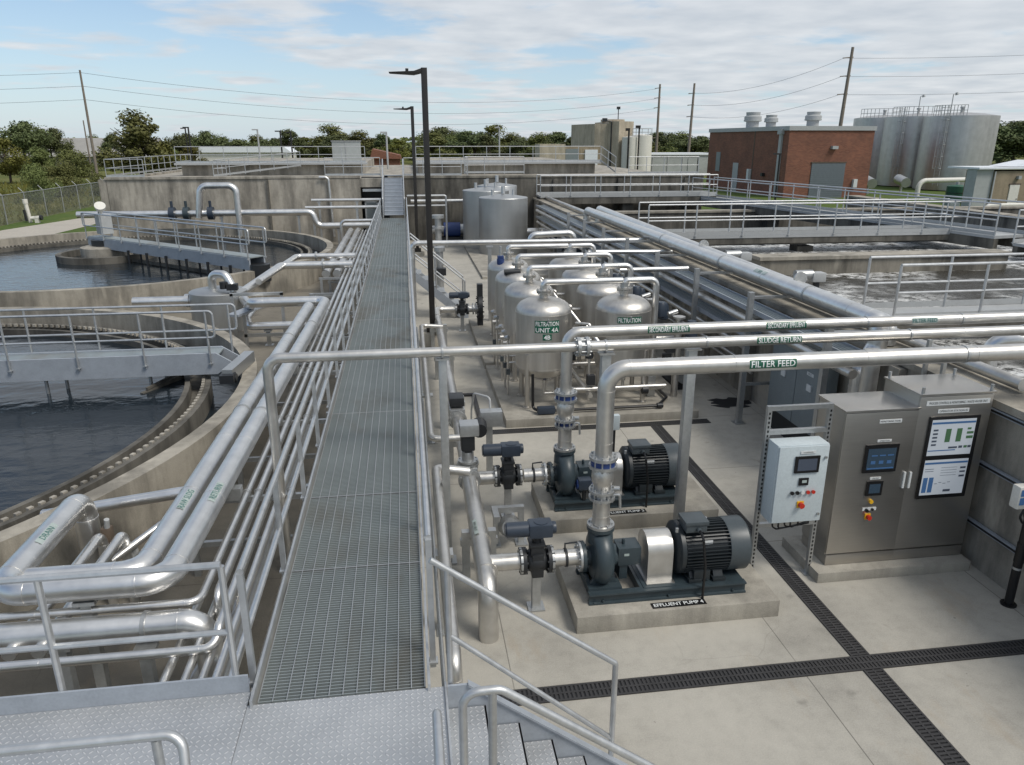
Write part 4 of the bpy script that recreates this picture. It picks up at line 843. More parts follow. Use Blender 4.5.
post('square steel post under the labelled pipes, in front of the second motor', 3.60, SY + 0.05, SZ - 0.1, 0.06)
# ================================================================== HEADER right of the walkway
HX, HZ = 0.75, 0.66
t = thing('pipe', 'thick steel suction header beside the walkway, its near end bending down into the floor', 'pipe', (HX, 7.1, 0))
b = B(); b.tube([(HX - 0.02, 7.1, -0.02), (HX - 0.02, 7.12, HZ), (HX, 9.75, HZ + 0.05)], 0.115, 20, 0.24, 8)
for y in (7.4, 8.1, 9.0): weld(b, (HX, y, HZ + 0.005), (0, 1, 0), 0.122)
b.build('pipe_run', 'steel', t)
b = B(); b.tube([(HX, 10.25, HZ + 0.05), (HX, 12.2, HZ + 0.05)], 0.1, 20); weld(b, (HX, 11, HZ + 0.05), (0, 1, 0), 0.1); b.build('pipe_run', 'steel', t)
b = B(); b.tube([(HX, 12.9, HZ + 0.05), (HX, 21.5, HZ), (1.32, 21.5, HZ)], 0.1, 18, 0.22, 6); [weld(b, (HX, q, HZ + 0.02), (0, 1, 0), 0.1) for q in (14.5, 16.5, 18.6, 20.4)]; b.build('pipe_run', 'steel', t)
for y in (9.75, 10.2, 12.2, 12.9): f = B(); f.cyl((HX, y, HZ + 0.05), (HX, y + 0.045, HZ + 0.05), 0.165, n=22).bolts((HX, y + 0.02, HZ + 0.05), (0, 1, 0), 0.138, 8, 0.012, 0.08); f.build('flange', 'galv', t)
for y in (8.35, 11.6, 13.6, 16.8, 19.6): B().box(HX - 0.22, HX - 0.12, y, y + 0.1, 0, HZ).box(HX + 0.12, HX + 0.22, y, y + 0.1, 0, HZ).box(HX - 0.24, HX + 0.24, y + 0.01, y + 0.09, HZ - 0.2, HZ - 0.11).build('stand', 'galv', t)
pipe_sign('label_band', (HX + 0.0, 8.25, HZ + 0.025), (0, -1, 0), 0.122, 1.1, 0.36, 0.055, 'pale', t, ['INFLUENT'], 'black', 0.05)
# valves on the header
t = thing('gate_valve', 'dark valve with a grey actuator box standing on the suction header', 'valve', (HX, 10.0, HZ), 'actuated pipe valves')
b = B(); b.cbox((HX, 10.0, HZ + 0.05), (0.26, 0.34, 0.3)); b.cyl((HX, 10, HZ + 0.2), (HX, 10, HZ + 0.42), 0.09); b.build('valve_body', 'galv', t, bevel=0.03)
b = B(); b.cyl((HX, 10, HZ + 0.2), (HX, 10, HZ + 0.24), 0.16, n=20).cyl((HX, 10, HZ + 0.25), (HX, 10, HZ + 0.28), 0.15, n=20).bolts((HX, 10, HZ + 0.24), (0, 0, 1), 0.13, 8, 0.012, 0.1); b.build('flange', 'galv', t)
b = B(); b.cbox((HX, 10, HZ + 0.6), (0.2, 0.22, 0.3)); b.build('stem_housing', 'iron', t, bevel=0.02)
b = B(); b.cbox((HX + 0.02, 9.98, HZ + 0.78), (0.28, 0.26, 0.18)); b.build('actuator_box', 'galv', t, bevel=0.02)
t = thing('gate_valve', 'flat dark inline valve on the suction header, behind the thin sludge post', 'valve', (HX, 12.5, HZ), 'actuated pipe valves')
b = B(); b.cbox((HX, 12.55, HZ + 0.08), (0.28, 0.55, 0.3)); b.build('valve_body', 'galv', t, bevel=0.03)
b = B(); b.cbox((HX, 12.5, HZ + 0.34), (0.26, 0.36, 0.16)); b.build('actuator_box', 'iron', t, bevel=0.02)
t = thing('junction_box', 'grey instrument box on a stand with bent conduit, beside the header', 'instrument box', (1.22, 11.3, 0))
B().cbox((1.24, 11.3, 1.08), (0.36, 0.2, 0.26)).build('box', 'galv', t, bevel=0.01); B().cyl((1.02, 11.2, 1.0), (1.02, 10.98, 0.98), 0.14, 0.12).build('dial_cover', 'iron', t)
B().box(1.16, 1.26, 11.26, 11.36, 0, 0.95).build('stand', 'galv', t); B().tube([(1.24, 11.4, 1.2), (1.24, 11.45, 1.38), (1.0, 11.7, 1.38), (0.98, 12.0, 1.0), (0.98, 12.3, 0.05), (0.98, 15, 0.05)], 0.018, 8, 0.08).build('conduit', 'trim', t)
t = thing('pipe_stand', 'low steel bracket stand beside the header, below the second suction pipe', 'stand', (1.1, 9.1, 0))
b = B(); b.box(1.0, 1.45, 9.1, 9.18, 0.5, 0.58).box(1.02, 1.1, 9.1, 9.18, 0, 0.5).box(1.37, 1.45, 9.1, 9.18, 0, 0.5).box(1.0, 1.08, 8.85, 9.1, 0.5, 0.58).box(0.98, 1.12, 9.03, 9.25, 0.0, 0.02).box(1.33, 1.5, 9.03, 9.25, 0, 0.02); b.build('frame', 'galv', t)
B().cyl((1.24, 8.95, 0.35), (1.24, 9.1, 0.3), 0.12, 0.16).build('float_switch', 'galv', t)
# thinner pipes between header and walkway
pipe('pipe', 'slim steel pipe beside the walkway with a near end dropping into a flanged foot', [(0.25, 5.3, 0.02), (0.25, 5.35, 1.1), (0.26, 9.2, 1.1), (0.26, 9.4, 1.1), (0.72, 9.4, 1.02)], 0.066, 0.14, welds=0.8, group='slim pipes right of the walkway', flanges=(((0.25, 5.33, 0.30), (0, 0, 1)),), stands=((0.26, 7.3, 1.1),))
pipe('pipe', 'slim steel pipe running from the header past the lamp post footing to the mid stairs', [(0.74, 10.7, 1.0), (0.24, 10.7, 1.0), (0.26, 18.2, 1.0), (0.8, 18.2, 0.95)], 0.052, 0.14, welds=1.3, group='slim pipes right of the walkway', stands=((0.25, 13, 1.0), (0.25, 16, 1.0)))
pipe('pipe', 'thin pale conduit running low beside the walkway columns', [(0.16, 5.0, 0.75), (0.16, 19, 0.75)], 0.022, 0, 'galv', 8, group='slim pipes right of the walkway')
t = thing('hose_coupling', 'small black hose coupling on the floor beside the near steps', 'hose coupling', (0.45, 5.1, 0)); B().cyl((0.36, 5.0, 0.6), (0.62, 5.0, 0.6), 0.045).build('body', 'black', t); B().cbox((0.6, 5.0, 0.63), (0.1, 0.07, 0.1)).build('cap', 'label', t, bevel=0.01); B().cyl((0.42, 5.0, 0), (0.42, 5.0, 0.56), 0.02).build('riser', 'galv', t)

# ================================================================== FILTER VESSELS
b = thing('plinth', 'wide concrete plinth under the front filter vessels, along the far drain', 'plinth', (3.6, 15.5, 0), 'concrete equipment plinths')
B().box(1.78, 5.75, 13.5, 17.3, -0.02, 0.17).build('block', 'pad', b, bevel=0.012)
b = thing('plinth', 'concrete plinth under the rear filter vessels', 'plinth', (3.6, 20, 0), 'concrete equipment plinths')
B().box(1.78, 5.75, 17.5, 22.3, -0.02, 0.17).build('block', 'pad', b, bevel=0.012)
t = thing('floor_kerb', 'low dark kerb strip on the slab between the header and the vessel plinth', 'kerb', (1.3, 14, 0)); B().box(1.28, 1.36, 13.45, 15.6, 0, 0.05).box(0.95, 1.28, 15.5, 15.6, 0, 0.05).build('kerb', 'drain', t)
VR = 0.565
def vessel(lab, x, y, words, w_, small=None):
    t = thing('filter_vessel', lab, 'filter vessel', (x, y, 0.17), 'steel filter vessels')
    b = B(); prof = [(0.0, 0.72), (0.3, 0.75), (0.48, 0.83), (VR, 0.97), (VR, 2.085)]
    b.lathe(prof[::1] + [(VR + 0.006, 2.087), (VR + 0.006, 2.112), (VR, 2.114)] + [(VR * math.cos(R(a)) ** 0.72, 2.114 + 0.27 * math.sin(R(a))) for a in (8, 18, 30, 42, 55, 68, 80)] + [(0, 2.385)], (x, y, 0), 44); b.lathe([(VR + 0.004, 0.985), (VR + 0.004, 1.005)], (x, y, 0), 44)
    b.build('shell', 'vessel', t, sharp=30)
    for k in range(4):
        a = R(45 + 90 * k); px, py = x + 0.545 * math.cos(a), y + 0.545 * math.sin(a); l = B(); l.cyl((px, py, 0.17), (px, py, 1.3), 0.05, n=12); l.cyl((px, py, 0.17), (px, py, 0.19), 0.09, n=12); l.build('leg', 'vessel', t)
    n_ = B(); n_.cyl((x, y, 2.37), (x, y, 2.52), 0.085, n=18).cyl((x, y, 2.475), (x, y, 2.50), 0.15, n=20).cyl((x, y, 2.51), (x, y, 2.54), 0.15, n=20).bolts((x, y, 2.505), (0, 0, 1), 0.125, 8, 0.012, 0.1); n_.build('top_nozzle', 'vessel', t)
    n_ = B(); n_.cyl((x, y - 0.2, 0.8), (x, y - 0.2, 0.4), 0.03).cyl((x, y - 0.2, 0.62), (x, y - 0.2, 0.69), 0.05).tube([(x, y - 0.2, 0.4), (x + 0.9, y - 0.2, 0.4)], 0.035, 10); n_.build('drain_pipe', 'steel', t)
    B().cyl((x, y - 0.2, 0.84), (x, y - 0.26, 0.72), 0.035).build('drain_valve', 'blue', t)
    n_ = B(); n_.cyl((x - 0.1, y - VR * 0.7, 2.2), (x - 0.1, y - VR * 0.75, 2.27), 0.022).cyl((x, y - VR - 0.01, 2.06), (x, y - VR - 0.01, 1.99), 0.018); n_.build('sensor_boss', 'galv', t)
    az = R(-90 - 2)
    if words:
        cyl_sign('nameplate', (x, y), VR, az, 1.90 if len(words) > 1 else 1.98, w_ * 0.9, 0.25 if len(words) > 1 else 0.125, 'green', t, words, 'white', 0.125, 0.002)
        if small: cyl_sign('nameplate', (x, y), VR, az, 1.69, 0.18, 0.12, 'green', t, [small], 'white', 0.12, 0.003)
    return t
RY = (14.55, 16.35, 18.1, 19.85); LX, RX = 2.69, 4.37
names = [['front left', 'front right'], ['second left', 'second right'], ['third left', 'third right'], ['rear left', 'rear right']]
vessel('steel filter vessel with green plates reading FILTRATION UNIT 4A and 4B', LX, RY[0], ['FILTRATION', 'UNIT 4A'], 0.56, '4B')
vessel('steel filter vessel with one green plate reading FILTRATION, right of unit 4A', RX, RY[0], ['FILTRATION'], 0.56)
vessel('steel filter vessel directly behind unit 4A', LX, RY[1], [], 0)
vessel('steel filter vessel directly behind the one whose plate reads only FILTRATION', RX, RY[1], [], 0)
vessel('third steel filter vessel of the left row, with a black valve on its dome', LX, RY[2], [], 0)
vessel('third steel filter vessel of the right row', RX, RY[2], ['FILTRATION'], 0.4)
vessel('rearmost steel filter vessel of the left row, with a blue valve on its dome', LX, RY[3], [], 0)
vessel('rearmost steel filter vessel of the right row', RX, RY[3], ['FILTRATION'], 0.56)
ords = ['front', 'second', 'third', 'rearmost']
for i, y in enumerate(RY):
    t = thing('pipe', f'grey pipe looping over the domes of the {ords[i]} pair of filter vessels', 'pipe', (LX, y, 2.54), 'pipes over the filter vessels'); z = 2.69
    B().tube([(LX, y, 2.54), (LX, y, z), (RX - 0.05, y, z)], 0.066, 16, 0.14, 7).build('pipe_run', 'galv_pipe', t)
    b = B(); b.tube([(RX, y, 2.54), (RX, y, z), (RX + 0.68, y, z), (RX + 0.68, y, 0.6)], 0.066, 16, 0.14, 7); weld(b, (RX + 0.5, y, z), (1, 0, 0), 0.066); b.build('pipe_run', 'galv_pipe', t)
    B().cyl((RX, y, 2.56), (RX, y, 2.66), 0.085).build('coupling', 'galv', t)
    B().box(RX + 0.6, RX + 0.76, y - 0.08, y + 0.08, 0.17, 0.62).build('stand', 'galv', t)
# dome valves
t = thing('dome_valve', 'blue valve on the dome of the rearmost left filter vessel', 'valve', (LX - 0.25, RY[3] - 0.3, 2.3), 'small valves on vessel domes'); B().cyl((LX - 0.25, RY[3] - 0.3, 2.25), (LX - 0.25, RY[3] - 0.3, 2.42), 0.1).cbox((LX - 0.25, RY[3] - 0.3, 2.45), (0.16, 0.16, 0.1)).build('valve_body', 'blue', t, bevel=0.01); B().cyl((LX - 0.25, RY[3] - 0.3, 2.5), (LX - 0.25, RY[3] - 0.3, 2.75), 0.03).build('stem', 'galv', t)
t = thing('dome_valve', 'black valve lying on the dome of the third left filter vessel', 'valve', (LX - 0.15, RY[2] - 0.3, 2.3), 'small valves on vessel domes'); B().cyl((LX - 0.38, RY[2] - 0.3, 2.36), (LX + 0.02, RY[2] - 0.3, 2.36), 0.065).build('valve_body', 'iron', t); B().cyl((LX - 0.18, RY[2] - 0.3, 2.2), (LX - 0.18, RY[2] - 0.3, 2.36), 0.05).build('stem', 'iron', t)
# manifold between the rows and black air lines in front
t = thing('manifold', 'tangle of small steel pipes and valves between the two rows of vessels', 'pipe manifold', (3.57, 17, 0.17))
for i, y in enumerate(RY):
    b = B(); b.tube([(3.57, y - 0.45, 0.3), (3.57, y - 0.45, 1.9), (3.3, y - 0.3, 1.9)], 0.03, 8, 0.06); b.tube([(3.27, y - 0.15, 1.75), (3.85, y - 0.15, 1.75)], 0.035, 8); b.tube([(3.45, y - 0.6, 1.9), (3.75, y - 0.95, 1.5)], 0.035, 8); b.tube([(3.0, y - 0.5, 0.55), (5.2, y - 0.5, 0.55)], 0.05, 10); b.build('pipe_run', 'steel', t)
    b = B(); b.cyl((3.57, y - 0.45, 1.2), (3.57, y - 0.45, 1.38), 0.08).build('valve', 'iron', t); B().cyl((3.5, y - 0.16, 1.68), (3.5, y - 0.16, 1.84), 0.07).build('valve', 'iron', t); B().cbox((3.6, y - 0.5, 0.75), (0.16, 0.14, 0.2)).build('valve', 'iron', t); B().cyl((4.7, y - 0.5, 0.48), (4.82, y - 0.5, 0.48), 0.09).build('valve', 'iron', t)
B().tube([(3.57, 13.9, 0.45), (3.57, 21, 0.45)], 0.05, 10).build('header', 'steel', t)
t = thing('air_line', 'black air pipe lying along the front edge of the vessel plinth', 'air pipe', (3.5, 13.8, 0.17))
b = B(); b.tube([(2.38, 13.95, 0.95), (2.38, 13.9, 0.24), (2.5, 13.72, 0.24), (4.95, 13.72, 0.24), (5.3, 14.2, 0.24), (5.3, 15.2, 0.24)], 0.03, 8, 0.08); b.build('pipe_run', 'black', t)
B().cbox((2.62, 13.72, 0.26), (0.36, 0.14, 0.14)).build('regulator', 'actuator', t, bevel=0.02)
b = B(); b.cyl((4.93, 13.72, 0.24), (5.05, 13.72, 0.24), 0.055).build('end_cap', 'iron', t)
# actuated valves right of the vessels (drums of dark blue actuators)
for i, y in enumerate(RY):
    t = thing('vessel_valve', f'steel valve column with dark blue actuators right of the {ords[i]} filter vessels', 'valve', (5.5, y, 0.17), 'actuated valves right of the vessels')
    b = B(); b.cyl((5.55, y - 0.1, 0.17), (5.55, y - 0.1, 1.9), 0.075).tube([(5.16, y, 0.95), (5.9, y, 0.95), (6.3, y, 0.95)], 0.06, 10).cyl((5.55, y - 0.1, 1.88), (5.55, y - 0.1, 1.92), 0.13); b.build('column', 'steel', t)
    b = B(); b.lathe([(0.1, 0), (0.13, 0.03), (0.13, 0.3), (0.09, 0.38), (0, 0.4)], (5.82, y - 0.15, 1.45), 18); b.build('actuator', 'actuator', t); b = B(); b.lathe([(0.1, 0), (0.13, 0.03), (0.13, 0.26), (0.09, 0.33), (0, 0.34)], (5.32, y + 0.4, 1.8), 18); b.build('actuator', 'actuator', t)
    b = B(); b.cyl((5.3, y - 0.12, 1.98), (5.5, y - 0.08, 2.03), 0.05).build('sensor_head', 'galv', t)
    b = B(); b.cyl((5.3, y - 0.2, 0.9), (5.3, y - 0.2, 1.15), 0.1).cbox((5.35, y - 0.2, 1.25), (0.2, 0.16, 0.12)); b.build('valve_body', 'iron', t)
# black butterfly valve and motor valve left of vessels
v3 = shifted(v1, (1.53 - VX, 21.5 - PY, 0), label='gate valve with dark blue actuator on the header branch, behind the lamp post')
t = thing('butterfly_valve', 'large upright black valve disc at the rear left corner of the filter vessels', 'valve', (2.1, 21.5, 0)); B().cyl((2.0, 21.5, 0.7), (2.12, 21.5, 0.7), 0.36, n=26).bolts((2.06, 21.5, 0.7), (1, 0, 0), 0.31, 12, 0.02, 0.2).cbox((2.06, 21.5, 1.15), (0.16, 0.2, 0.5)).cbox((2.06, 21.5, 0.25), (0.16, 0.24, 0.5)).build('valve_body', 'iron', t); B().cyl((1.72, 21.5, HZ), (2.0, 21.5, HZ), 0.1).build('spool', 'steel', t); B().cyl((1.84, 21.5, HZ), (1.87, 21.5, HZ), 0.17).cyl((1.92, 21.5, HZ), (1.95, 21.5, HZ), 0.17).build('flange', 'galv', t)
t = thing('gauge_rack', 'row of small gauges and sample valves along the left side of the filter vessels', 'gauge rack', (2.0, 16, 0.17))
for y in (15.0, 15.5, 16.0, 16.9, 17.5):
    b = B(); b.cyl((2.02, y, 0.17), (2.02, y, 1.5), 0.025).cyl((1.98, y, 1.2), (2.12, y, 1.2), 0.05).tube([(2.02, y, 0.9), (2.3, y, 0.9)], 0.02, 8); b.build('sample_pipe', 'steel', t)
    B().cyl((1.97, y, 1.45), (2.03, y - 0.05, 1.47), 0.045).build('gauge', 'galv', t); B().cbox((2.02, y, 0.7), (0.08, 0.08, 0.12)).build('sample_valve', 'motor_light', t)
# cross pipes from the vessels to the rack
pipe('pipe', 'long overhead pipe crossing from the walkway to the pipe rack behind the vessels', [(0.14, 22, 0.4), (0.14, 22, 2.55), (7.5, 22, 2.52)], 0.075, 0.16, 'galv_pipe', group='pipes over the filter vessels', welds=2.5, stands=((2.42, 22, 2.5),))
pipe('pipe', 'overhead pipe from the third vessels to the pipe rack', [(4.9, 19.9, 2.5), (7.3, 19.9, 2.46)], 0.06, 0, 'galv_pipe', group='pipes over the filter vessels')
pipe('pipe', 'overhead pipe from the second vessels to the pipe rack', [(5.0, 17.1, 2.46), (6.7, 17.1, 2.46)], 0.06, 0, 'galv_pipe', group='pipes over the filter vessels')
pipe('pipe', 'pipe elbow standing behind the rearmost vessels', [(3.9, 23.5, 2.2), (3.9, 23.5, 2.55), (5.3, 23.5, 2.6), (5.3, 23.5, 1.5)], 0.1, 0.2, 'galv_pipe', group='pipes over the filter vessels')
# ================================================================== CONTROL CABINETS
t = thing('plinth', 'low concrete plinth under the two tall steel control cabinets', 'plinth', (6, 7.9, 0), 'concrete equipment plinths')
B().box(5.02, 7.17, 7.60, 8.55, -0.02, 0.14).build('block', 'pad', t, bevel=0.012)
CY = 7.82
t = thing('control_cabinet', 'tall brushed steel cabinet with two dark touch screens, left of the pair', 'control cabinet', (5.6, CY, 0.14), 'control cabinets')
B().box(5.16, 6.13, CY, CY + 0.6, 0.145, 0.28).build('base', 'cab', t, bevel=0.004)
B().box(5.15, 6.135, CY + 0.022, CY + 0.61, 0.283, 2.16).build('body', 'cab', t, bevel=0.008)
B().box(5.155, 6.13, CY, CY + 0.021, 0.30, 2.145).build('door', 'cab', t, bevel=0.006)
B().box(5.13, 6.15, CY - 0.015, CY + 0.63, 2.163, 2.185).build('top_cap', 'cab', t, bevel=0.004)
def plate(x, z, wd, ht, mat, par, lines=(), tm='black', sz=0.03, name='label_plate', y=CY, th=0.006): return flat_sign(name, (x, y - 0.001, z), (1, 0, 0), (0, 0, 1), wd, ht, mat, par, lines, tm, sz, 0.002, th=th)
plate(5.76, 2.03, 0.30, 0.045, 'label', t, ['MONITORING PANEL'], 'black', 0.03)
plate(5.72, 1.785, 0.19, 0.03, 'label', t, ['OPERATION'], 'black', 0.025)
d = plate(5.70, 1.565, 0.45, 0.36, 'black', t, name='touch_screen', th=0.025); plate(5.70, 1.56, 0.38, 0.27, 'screen_dark', d, name='display', y=CY - 0.026, th=0.002)
b = B()
for i in range(3): b.box(5.56 + i * 0.11, 5.64 + i * 0.11, CY - 0.034, CY - 0.031, 1.6, 1.615); b.box(5.56 + i * 0.11, 5.62 + i * 0.11, CY - 0.034, CY - 0.031, 1.5, 1.54)
b.box(5.52, 5.88, CY - 0.034, CY - 0.031, 1.435, 1.45); b.build('screen_graphics', 'ui_blue', d)
plate(5.68, 1.30, 0.15, 0.03, 'label', t, ['STATUS'], 'black', 0.025)
d = plate(5.68, 1.17, 0.22, 0.19, 'black', t, name='touch_screen', th=0.02); plate(5.68, 1.17, 0.15, 0.12, 'screen_dark', d, name='display', y=CY - 0.021, th=0.002)
B().cyl((5.665, CY - 0.03, 0.995), (5.665, CY, 0.995), 0.026).build('push_button', 'yellow', t)
plate(5.665, 0.89, 0.19, 0.04, 'label', t, name='label_plate'); b = B(); b.cyl((5.62, CY - 0.035, 0.88), (5.62, CY, 0.88), 0.022).cyl((5.7, CY - 0.03, 0.888), (5.7, CY, 0.888), 0.016); b.build('selector_switch', 'black', t)
plate(5.655, 0.79, 0.075, 0.075, 'yellow', t, name='stop_plate', th=0.012); B().cyl((5.655, CY - 0.06, 0.79), (5.655, CY - 0.012, 0.79), 0.03).build('emergency_stop', 'red', t)
B().box(6.065, 6.09, CY - 0.02, CY - 0.001, 1.15, 1.36).build('handle', 'label', t)
t.location += V((0.035, -0.05, 0)); t.scale = (0.985, 1, 1.05); t = thing('control_cabinet', 'taller brushed steel cabinet with a big lit black framed screen, right of the pair', 'control cabinet', (6.65, CY, 0.14), 'control cabinets')
B().box(6.15, 7.14, CY, CY + 0.7, 0.145, 0.28).build('base', 'cab', t, bevel=0.004)
B().box(6.145, 7.145, CY + 0.022, CY + 0.71, 0.283, 2.33).build('body', 'cab', t, bevel=0.008)
B().box(6.15, 7.14, CY, CY + 0.021, 0.30, 2.315).build('door', 'cab', t, bevel=0.006)
B().box(6.13, 7.16, CY - 0.015, CY + 0.73, 2.333, 2.355).build('top_cap', 'cab', t, bevel=0.004)
for x in (6.18, 7.11):
    for y in (CY + 0.02, CY + 0.68): B().cyl((x, y, 2.35), (x, y, 2.43), 0.02).build('lifting_eye', 'galv', t)
plate(6.665, 2.235, 0.86, 0.06, 'label', t, ['PROCESS CONTROL & MONITORING - WASTE WATER UNIT'], 'black', 0.042)
plate(6.62, 2.13, 0.42, 0.05, 'label', t, ['OPERATOR STATION 02'], 'black', 0.036)
d = B().box(6.31, 7.0, CY - 0.03, CY - 0.001, 0.99, 2.07).build('screen_frame', 'black', t, bevel=0.025)
sy = CY - 0.031
B().box(6.34, 6.94, sy - 0.002, sy, 1.57, 2.03).build('display', 'screen_light', d); B().box(6.34, 6.94, sy - 0.002, sy, 1.045, 1.51).build('display', 'screen_light', d)
g = B(); bl = B(); gy = B(); y0, y1 = sy - 0.005, sy - 0.0025
bl.box(6.345, 6.935, y0, y1, 1.975, 2.0).box(6.345, 6.72, y0, y1, 1.628, 1.64).box(6.345, 6.935, y0, y1, 1.455, 1.48).box(6.36, 6.42, y0, y1, 1.08, 1.28).box(6.44, 6.5, y0, y1, 1.08, 1.28)
g.box(6.55, 6.62, y0, y1, 1.74, 1.91).box(6.70, 6.77, y0, y1, 1.74, 1.91).box(6.84, 6.89, y0, y1, 1.89, 1.915).box(6.84, 6.93, y0, y1, 1.835, 1.865).box(6.84, 6.93, y0, y1, 1.775, 1.81).box(6.83, 6.875, y0, y1, 1.655, 1.685)
for i in range(5): gy.box(6.375, 6.44, y0, y1, 1.70 + i * 0.047, 1.722 + i * 0.047)
gy.box(6.62, 6.74, y0, y1, 1.655, 1.678).box(6.76, 6.81, y0, y1, 1.655, 1.685).box(6.885, 6.93, y0, y1, 1.655, 1.685).box(6.845, 6.92, y0, y1, 1.38, 1.405).box(6.845, 6.92, y0, y1, 1.33, 1.35).box(6.845, 6.92, y0, y1, 1.27, 1.295).box(6.66, 6.76, y0, y1, 1.08, 1.11)
for i in range(4): gy.box(6.58, 6.8, y0, y1, 1.3 + i * 0.034, 1.303 + i * 0.034); gy.box(6.52 + i * 0.06, 6.56 + i * 0.06, y0, y1, 1.19 + (i % 2) * 0.015, 1.195 + (i % 2) * 0.015)
for i in range(2): gy.box(6.36, 6.48, y0, y1, 1.36 + i * 0.03, 1.365 + i * 0.03)
g.build('screen_graphics', 'ui_green', d); bl.build('screen_graphics', 'ui_blue', d); gy.build('screen_graphics', 'ui_grey', d)
B().box(6.175, 6.20, CY - 0.02, CY - 0.001, 1.15, 1.36).build('handle', 'label', t)
t.location += V((0, -0.05, 0)); t.scale = (1, 1, 1.045)
# light grey box on a slotted strut frame
t = thing('strut_stand', 'slotted galvanised strut frame holding the light grey control box', 'strut frame', (4.7, 7.95, 0))
def strut(b, a, c, w_=0.055): b.bar(a, c, w_, w_)
for x in (4.23, 5.02):
    b = B(); strut(b, (x, 7.85, 0), (x, 7.85, 2.37)); b.box(x - 0.07, x + 0.07, 7.78, 7.92, 0, 0.012); o = b.build('upright', 'galv', t)
    s = B()
    for k in range(38): s.box(x - 0.01, x + 0.01, 7.819, 7.822, 0.12 + k * 0.058, 0.15 + k * 0.058)
    s.build('slots', 'black', o)
for z in (2.34, 2.03, 0.76):
    b = B(); strut(b, (4.258, 7.85, z), (4.992, 7.85, z)); b.build('crossbar', 'galv', t)
t = thing('control_box', 'light grey wall-type control box with a small screen and red stop button', 'control box', (4.75, 7.85, 0.72))
B().box(4.40, 5.05, 7.72, 7.97, 0.72, 1.74).build('enclosure', 'ctrl', t, bevel=0.01)
B().box(4.41, 5.04, 7.695, 7.717, 0.73, 1.73).build('door', 'ctrl', t, bevel=0.006)
BY = 7.694
plate(4.77, 1.655, 0.19, 0.035, 'label', t, ['CONTROL'], 'black', 0.026, y=BY)
d = plate(4.77, 1.50, 0.31, 0.215, 'black', t, name='touch_screen', y=BY, th=0.016); plate(4.77, 1.50, 0.24, 0.15, 'ui_grey', d, name='display', y=BY - 0.017, th=0.002)
d = plate(4.755, 1.275, 0.12, 0.095, 'black', t, name='meter', y=BY, th=0.014); plate(4.76, 1.28, 0.06, 0.035, 'pale', d, name='display', y=BY - 0.015, th=0.002)
for i, m_ in enumerate(('black', 'black', 'label', 'red', 'red')): B().lathe([(0.024, 0), (0.024, 0.012), (0.015, 0.03), (0, 0.03)], (4.62 + i * 0.068, BY - 0.03, 1.135), 12, 'y').build('push_button', m_, t)
plate(4.75, 0.97, 0.085, 0.085, 'yellow', t, name='stop_plate', y=BY, th=0.012); B().cyl((4.75, BY - 0.06, 0.97), (4.75, BY - 0.012, 0.97), 0.034).build('emergency_stop', 'red', t)
for z in (1.58, 0.83): B().cyl((5.0, BY - 0.02, z), (5.0, BY, z), 0.016).build('lock', 'galv', t)
t.location += V((-0.16, -0.17, 0.23)); t = thing('cable_bundle', 'black looping cables under the light grey control box', 'cables', (4.8, 7.9, 0.6))
b = B()
for i, x in enumerate((4.52, 4.6, 4.68, 4.76, 4.86)): b.tube([(x, 7.85, 0.72), (x, 7.84, 0.62 - i % 2 * 0.03), (x + 0.06, 7.85, 0.575 + 0.01 * i), (5.04, 7.9, 0.60 + 0.012 * i)], 0.011, 6, 0.05)
b.build('cable', 'black', t); t.location += V((-0.16, -0.15, 0.2))
# black instrument post at the right edge
t = thing('meter_post', 'black pipe post carrying a white and blue meter at the right edge', 'meter post', (7.1, 6.85, 0))
b = B(); b.cyl((7.1, 6.85, 0), (7.1, 6.85, 1.55), 0.05).cyl((7.1, 6.85, 0.6), (7.1, 6.85, 0.85), 0.056).cyl((7.1, 6.85, 0), (7.1, 6.85, 0.02), 0.09); b.build('post', 'black', t)
B().cyl((7.1, 6.85, 0.5), (7.1, 6.85, 0.53), 0.054).build('band', 'galv', t)
mb = B().box(6.77, 7.06, 6.72, 6.84, 1.38, 1.66).build('meter_body', 'offwhite', t, bevel=0.02); B().box(6.79, 6.9, 6.714, 6.719, 1.55, 1.63).box(6.79, 6.85, 6.714, 6.719, 1.44, 1.53).build('display', 'ui_blue', mb)
b = B(); b.tube([(6.96, 6.79, 1.38), (6.90, 6.78, 1.25), (6.98, 6.8, 1.14), (7.1, 6.8, 1.2)], 0.014, 7, 0.05).tube([(7.0, 6.79, 1.38), (6.95, 6.78, 1.28), (7.02, 6.8, 1.18), (7.1, 6.8, 1.25)], 0.014, 7, 0.05); b.build('cable', 'black', t)
# switchgear cabinets at the wall
t = thing('switchgear', 'dark grey electrical cabinets against the basin wall, behind the labelled pipes', 'electrical cabinet', (7.0, 11.9, 0))
B().box(6.93, 7.14, 11.05, 12.95, 0.42, 1.96).build('body', 'mcc', t, bevel=0.008)
for y0_, y1_ in ((11.07, 11.98), (12.0, 12.93)):
    B().box(6.905, 6.928, y0_, y1_, 0.44, 1.94).build('door', 'mcc', t, bevel=0.006)
    flat_sign('label_plate', (6.904, (y0_ + y1_) / 2, 1.5), (0, -1, 0), (0, 0, 1), 0.22, 0.06, 'label', t, ['MCC'], 'black', 0.05)
    B().box(6.88, 6.903, y0_ + 0.35, y0_ + 0.5, 1.2, 1.32).build('handle', 'label', t)
B().box(6.98, 7.12, 11.1, 12.9, 0.0, 0.4).build('legs', 'iron', t)

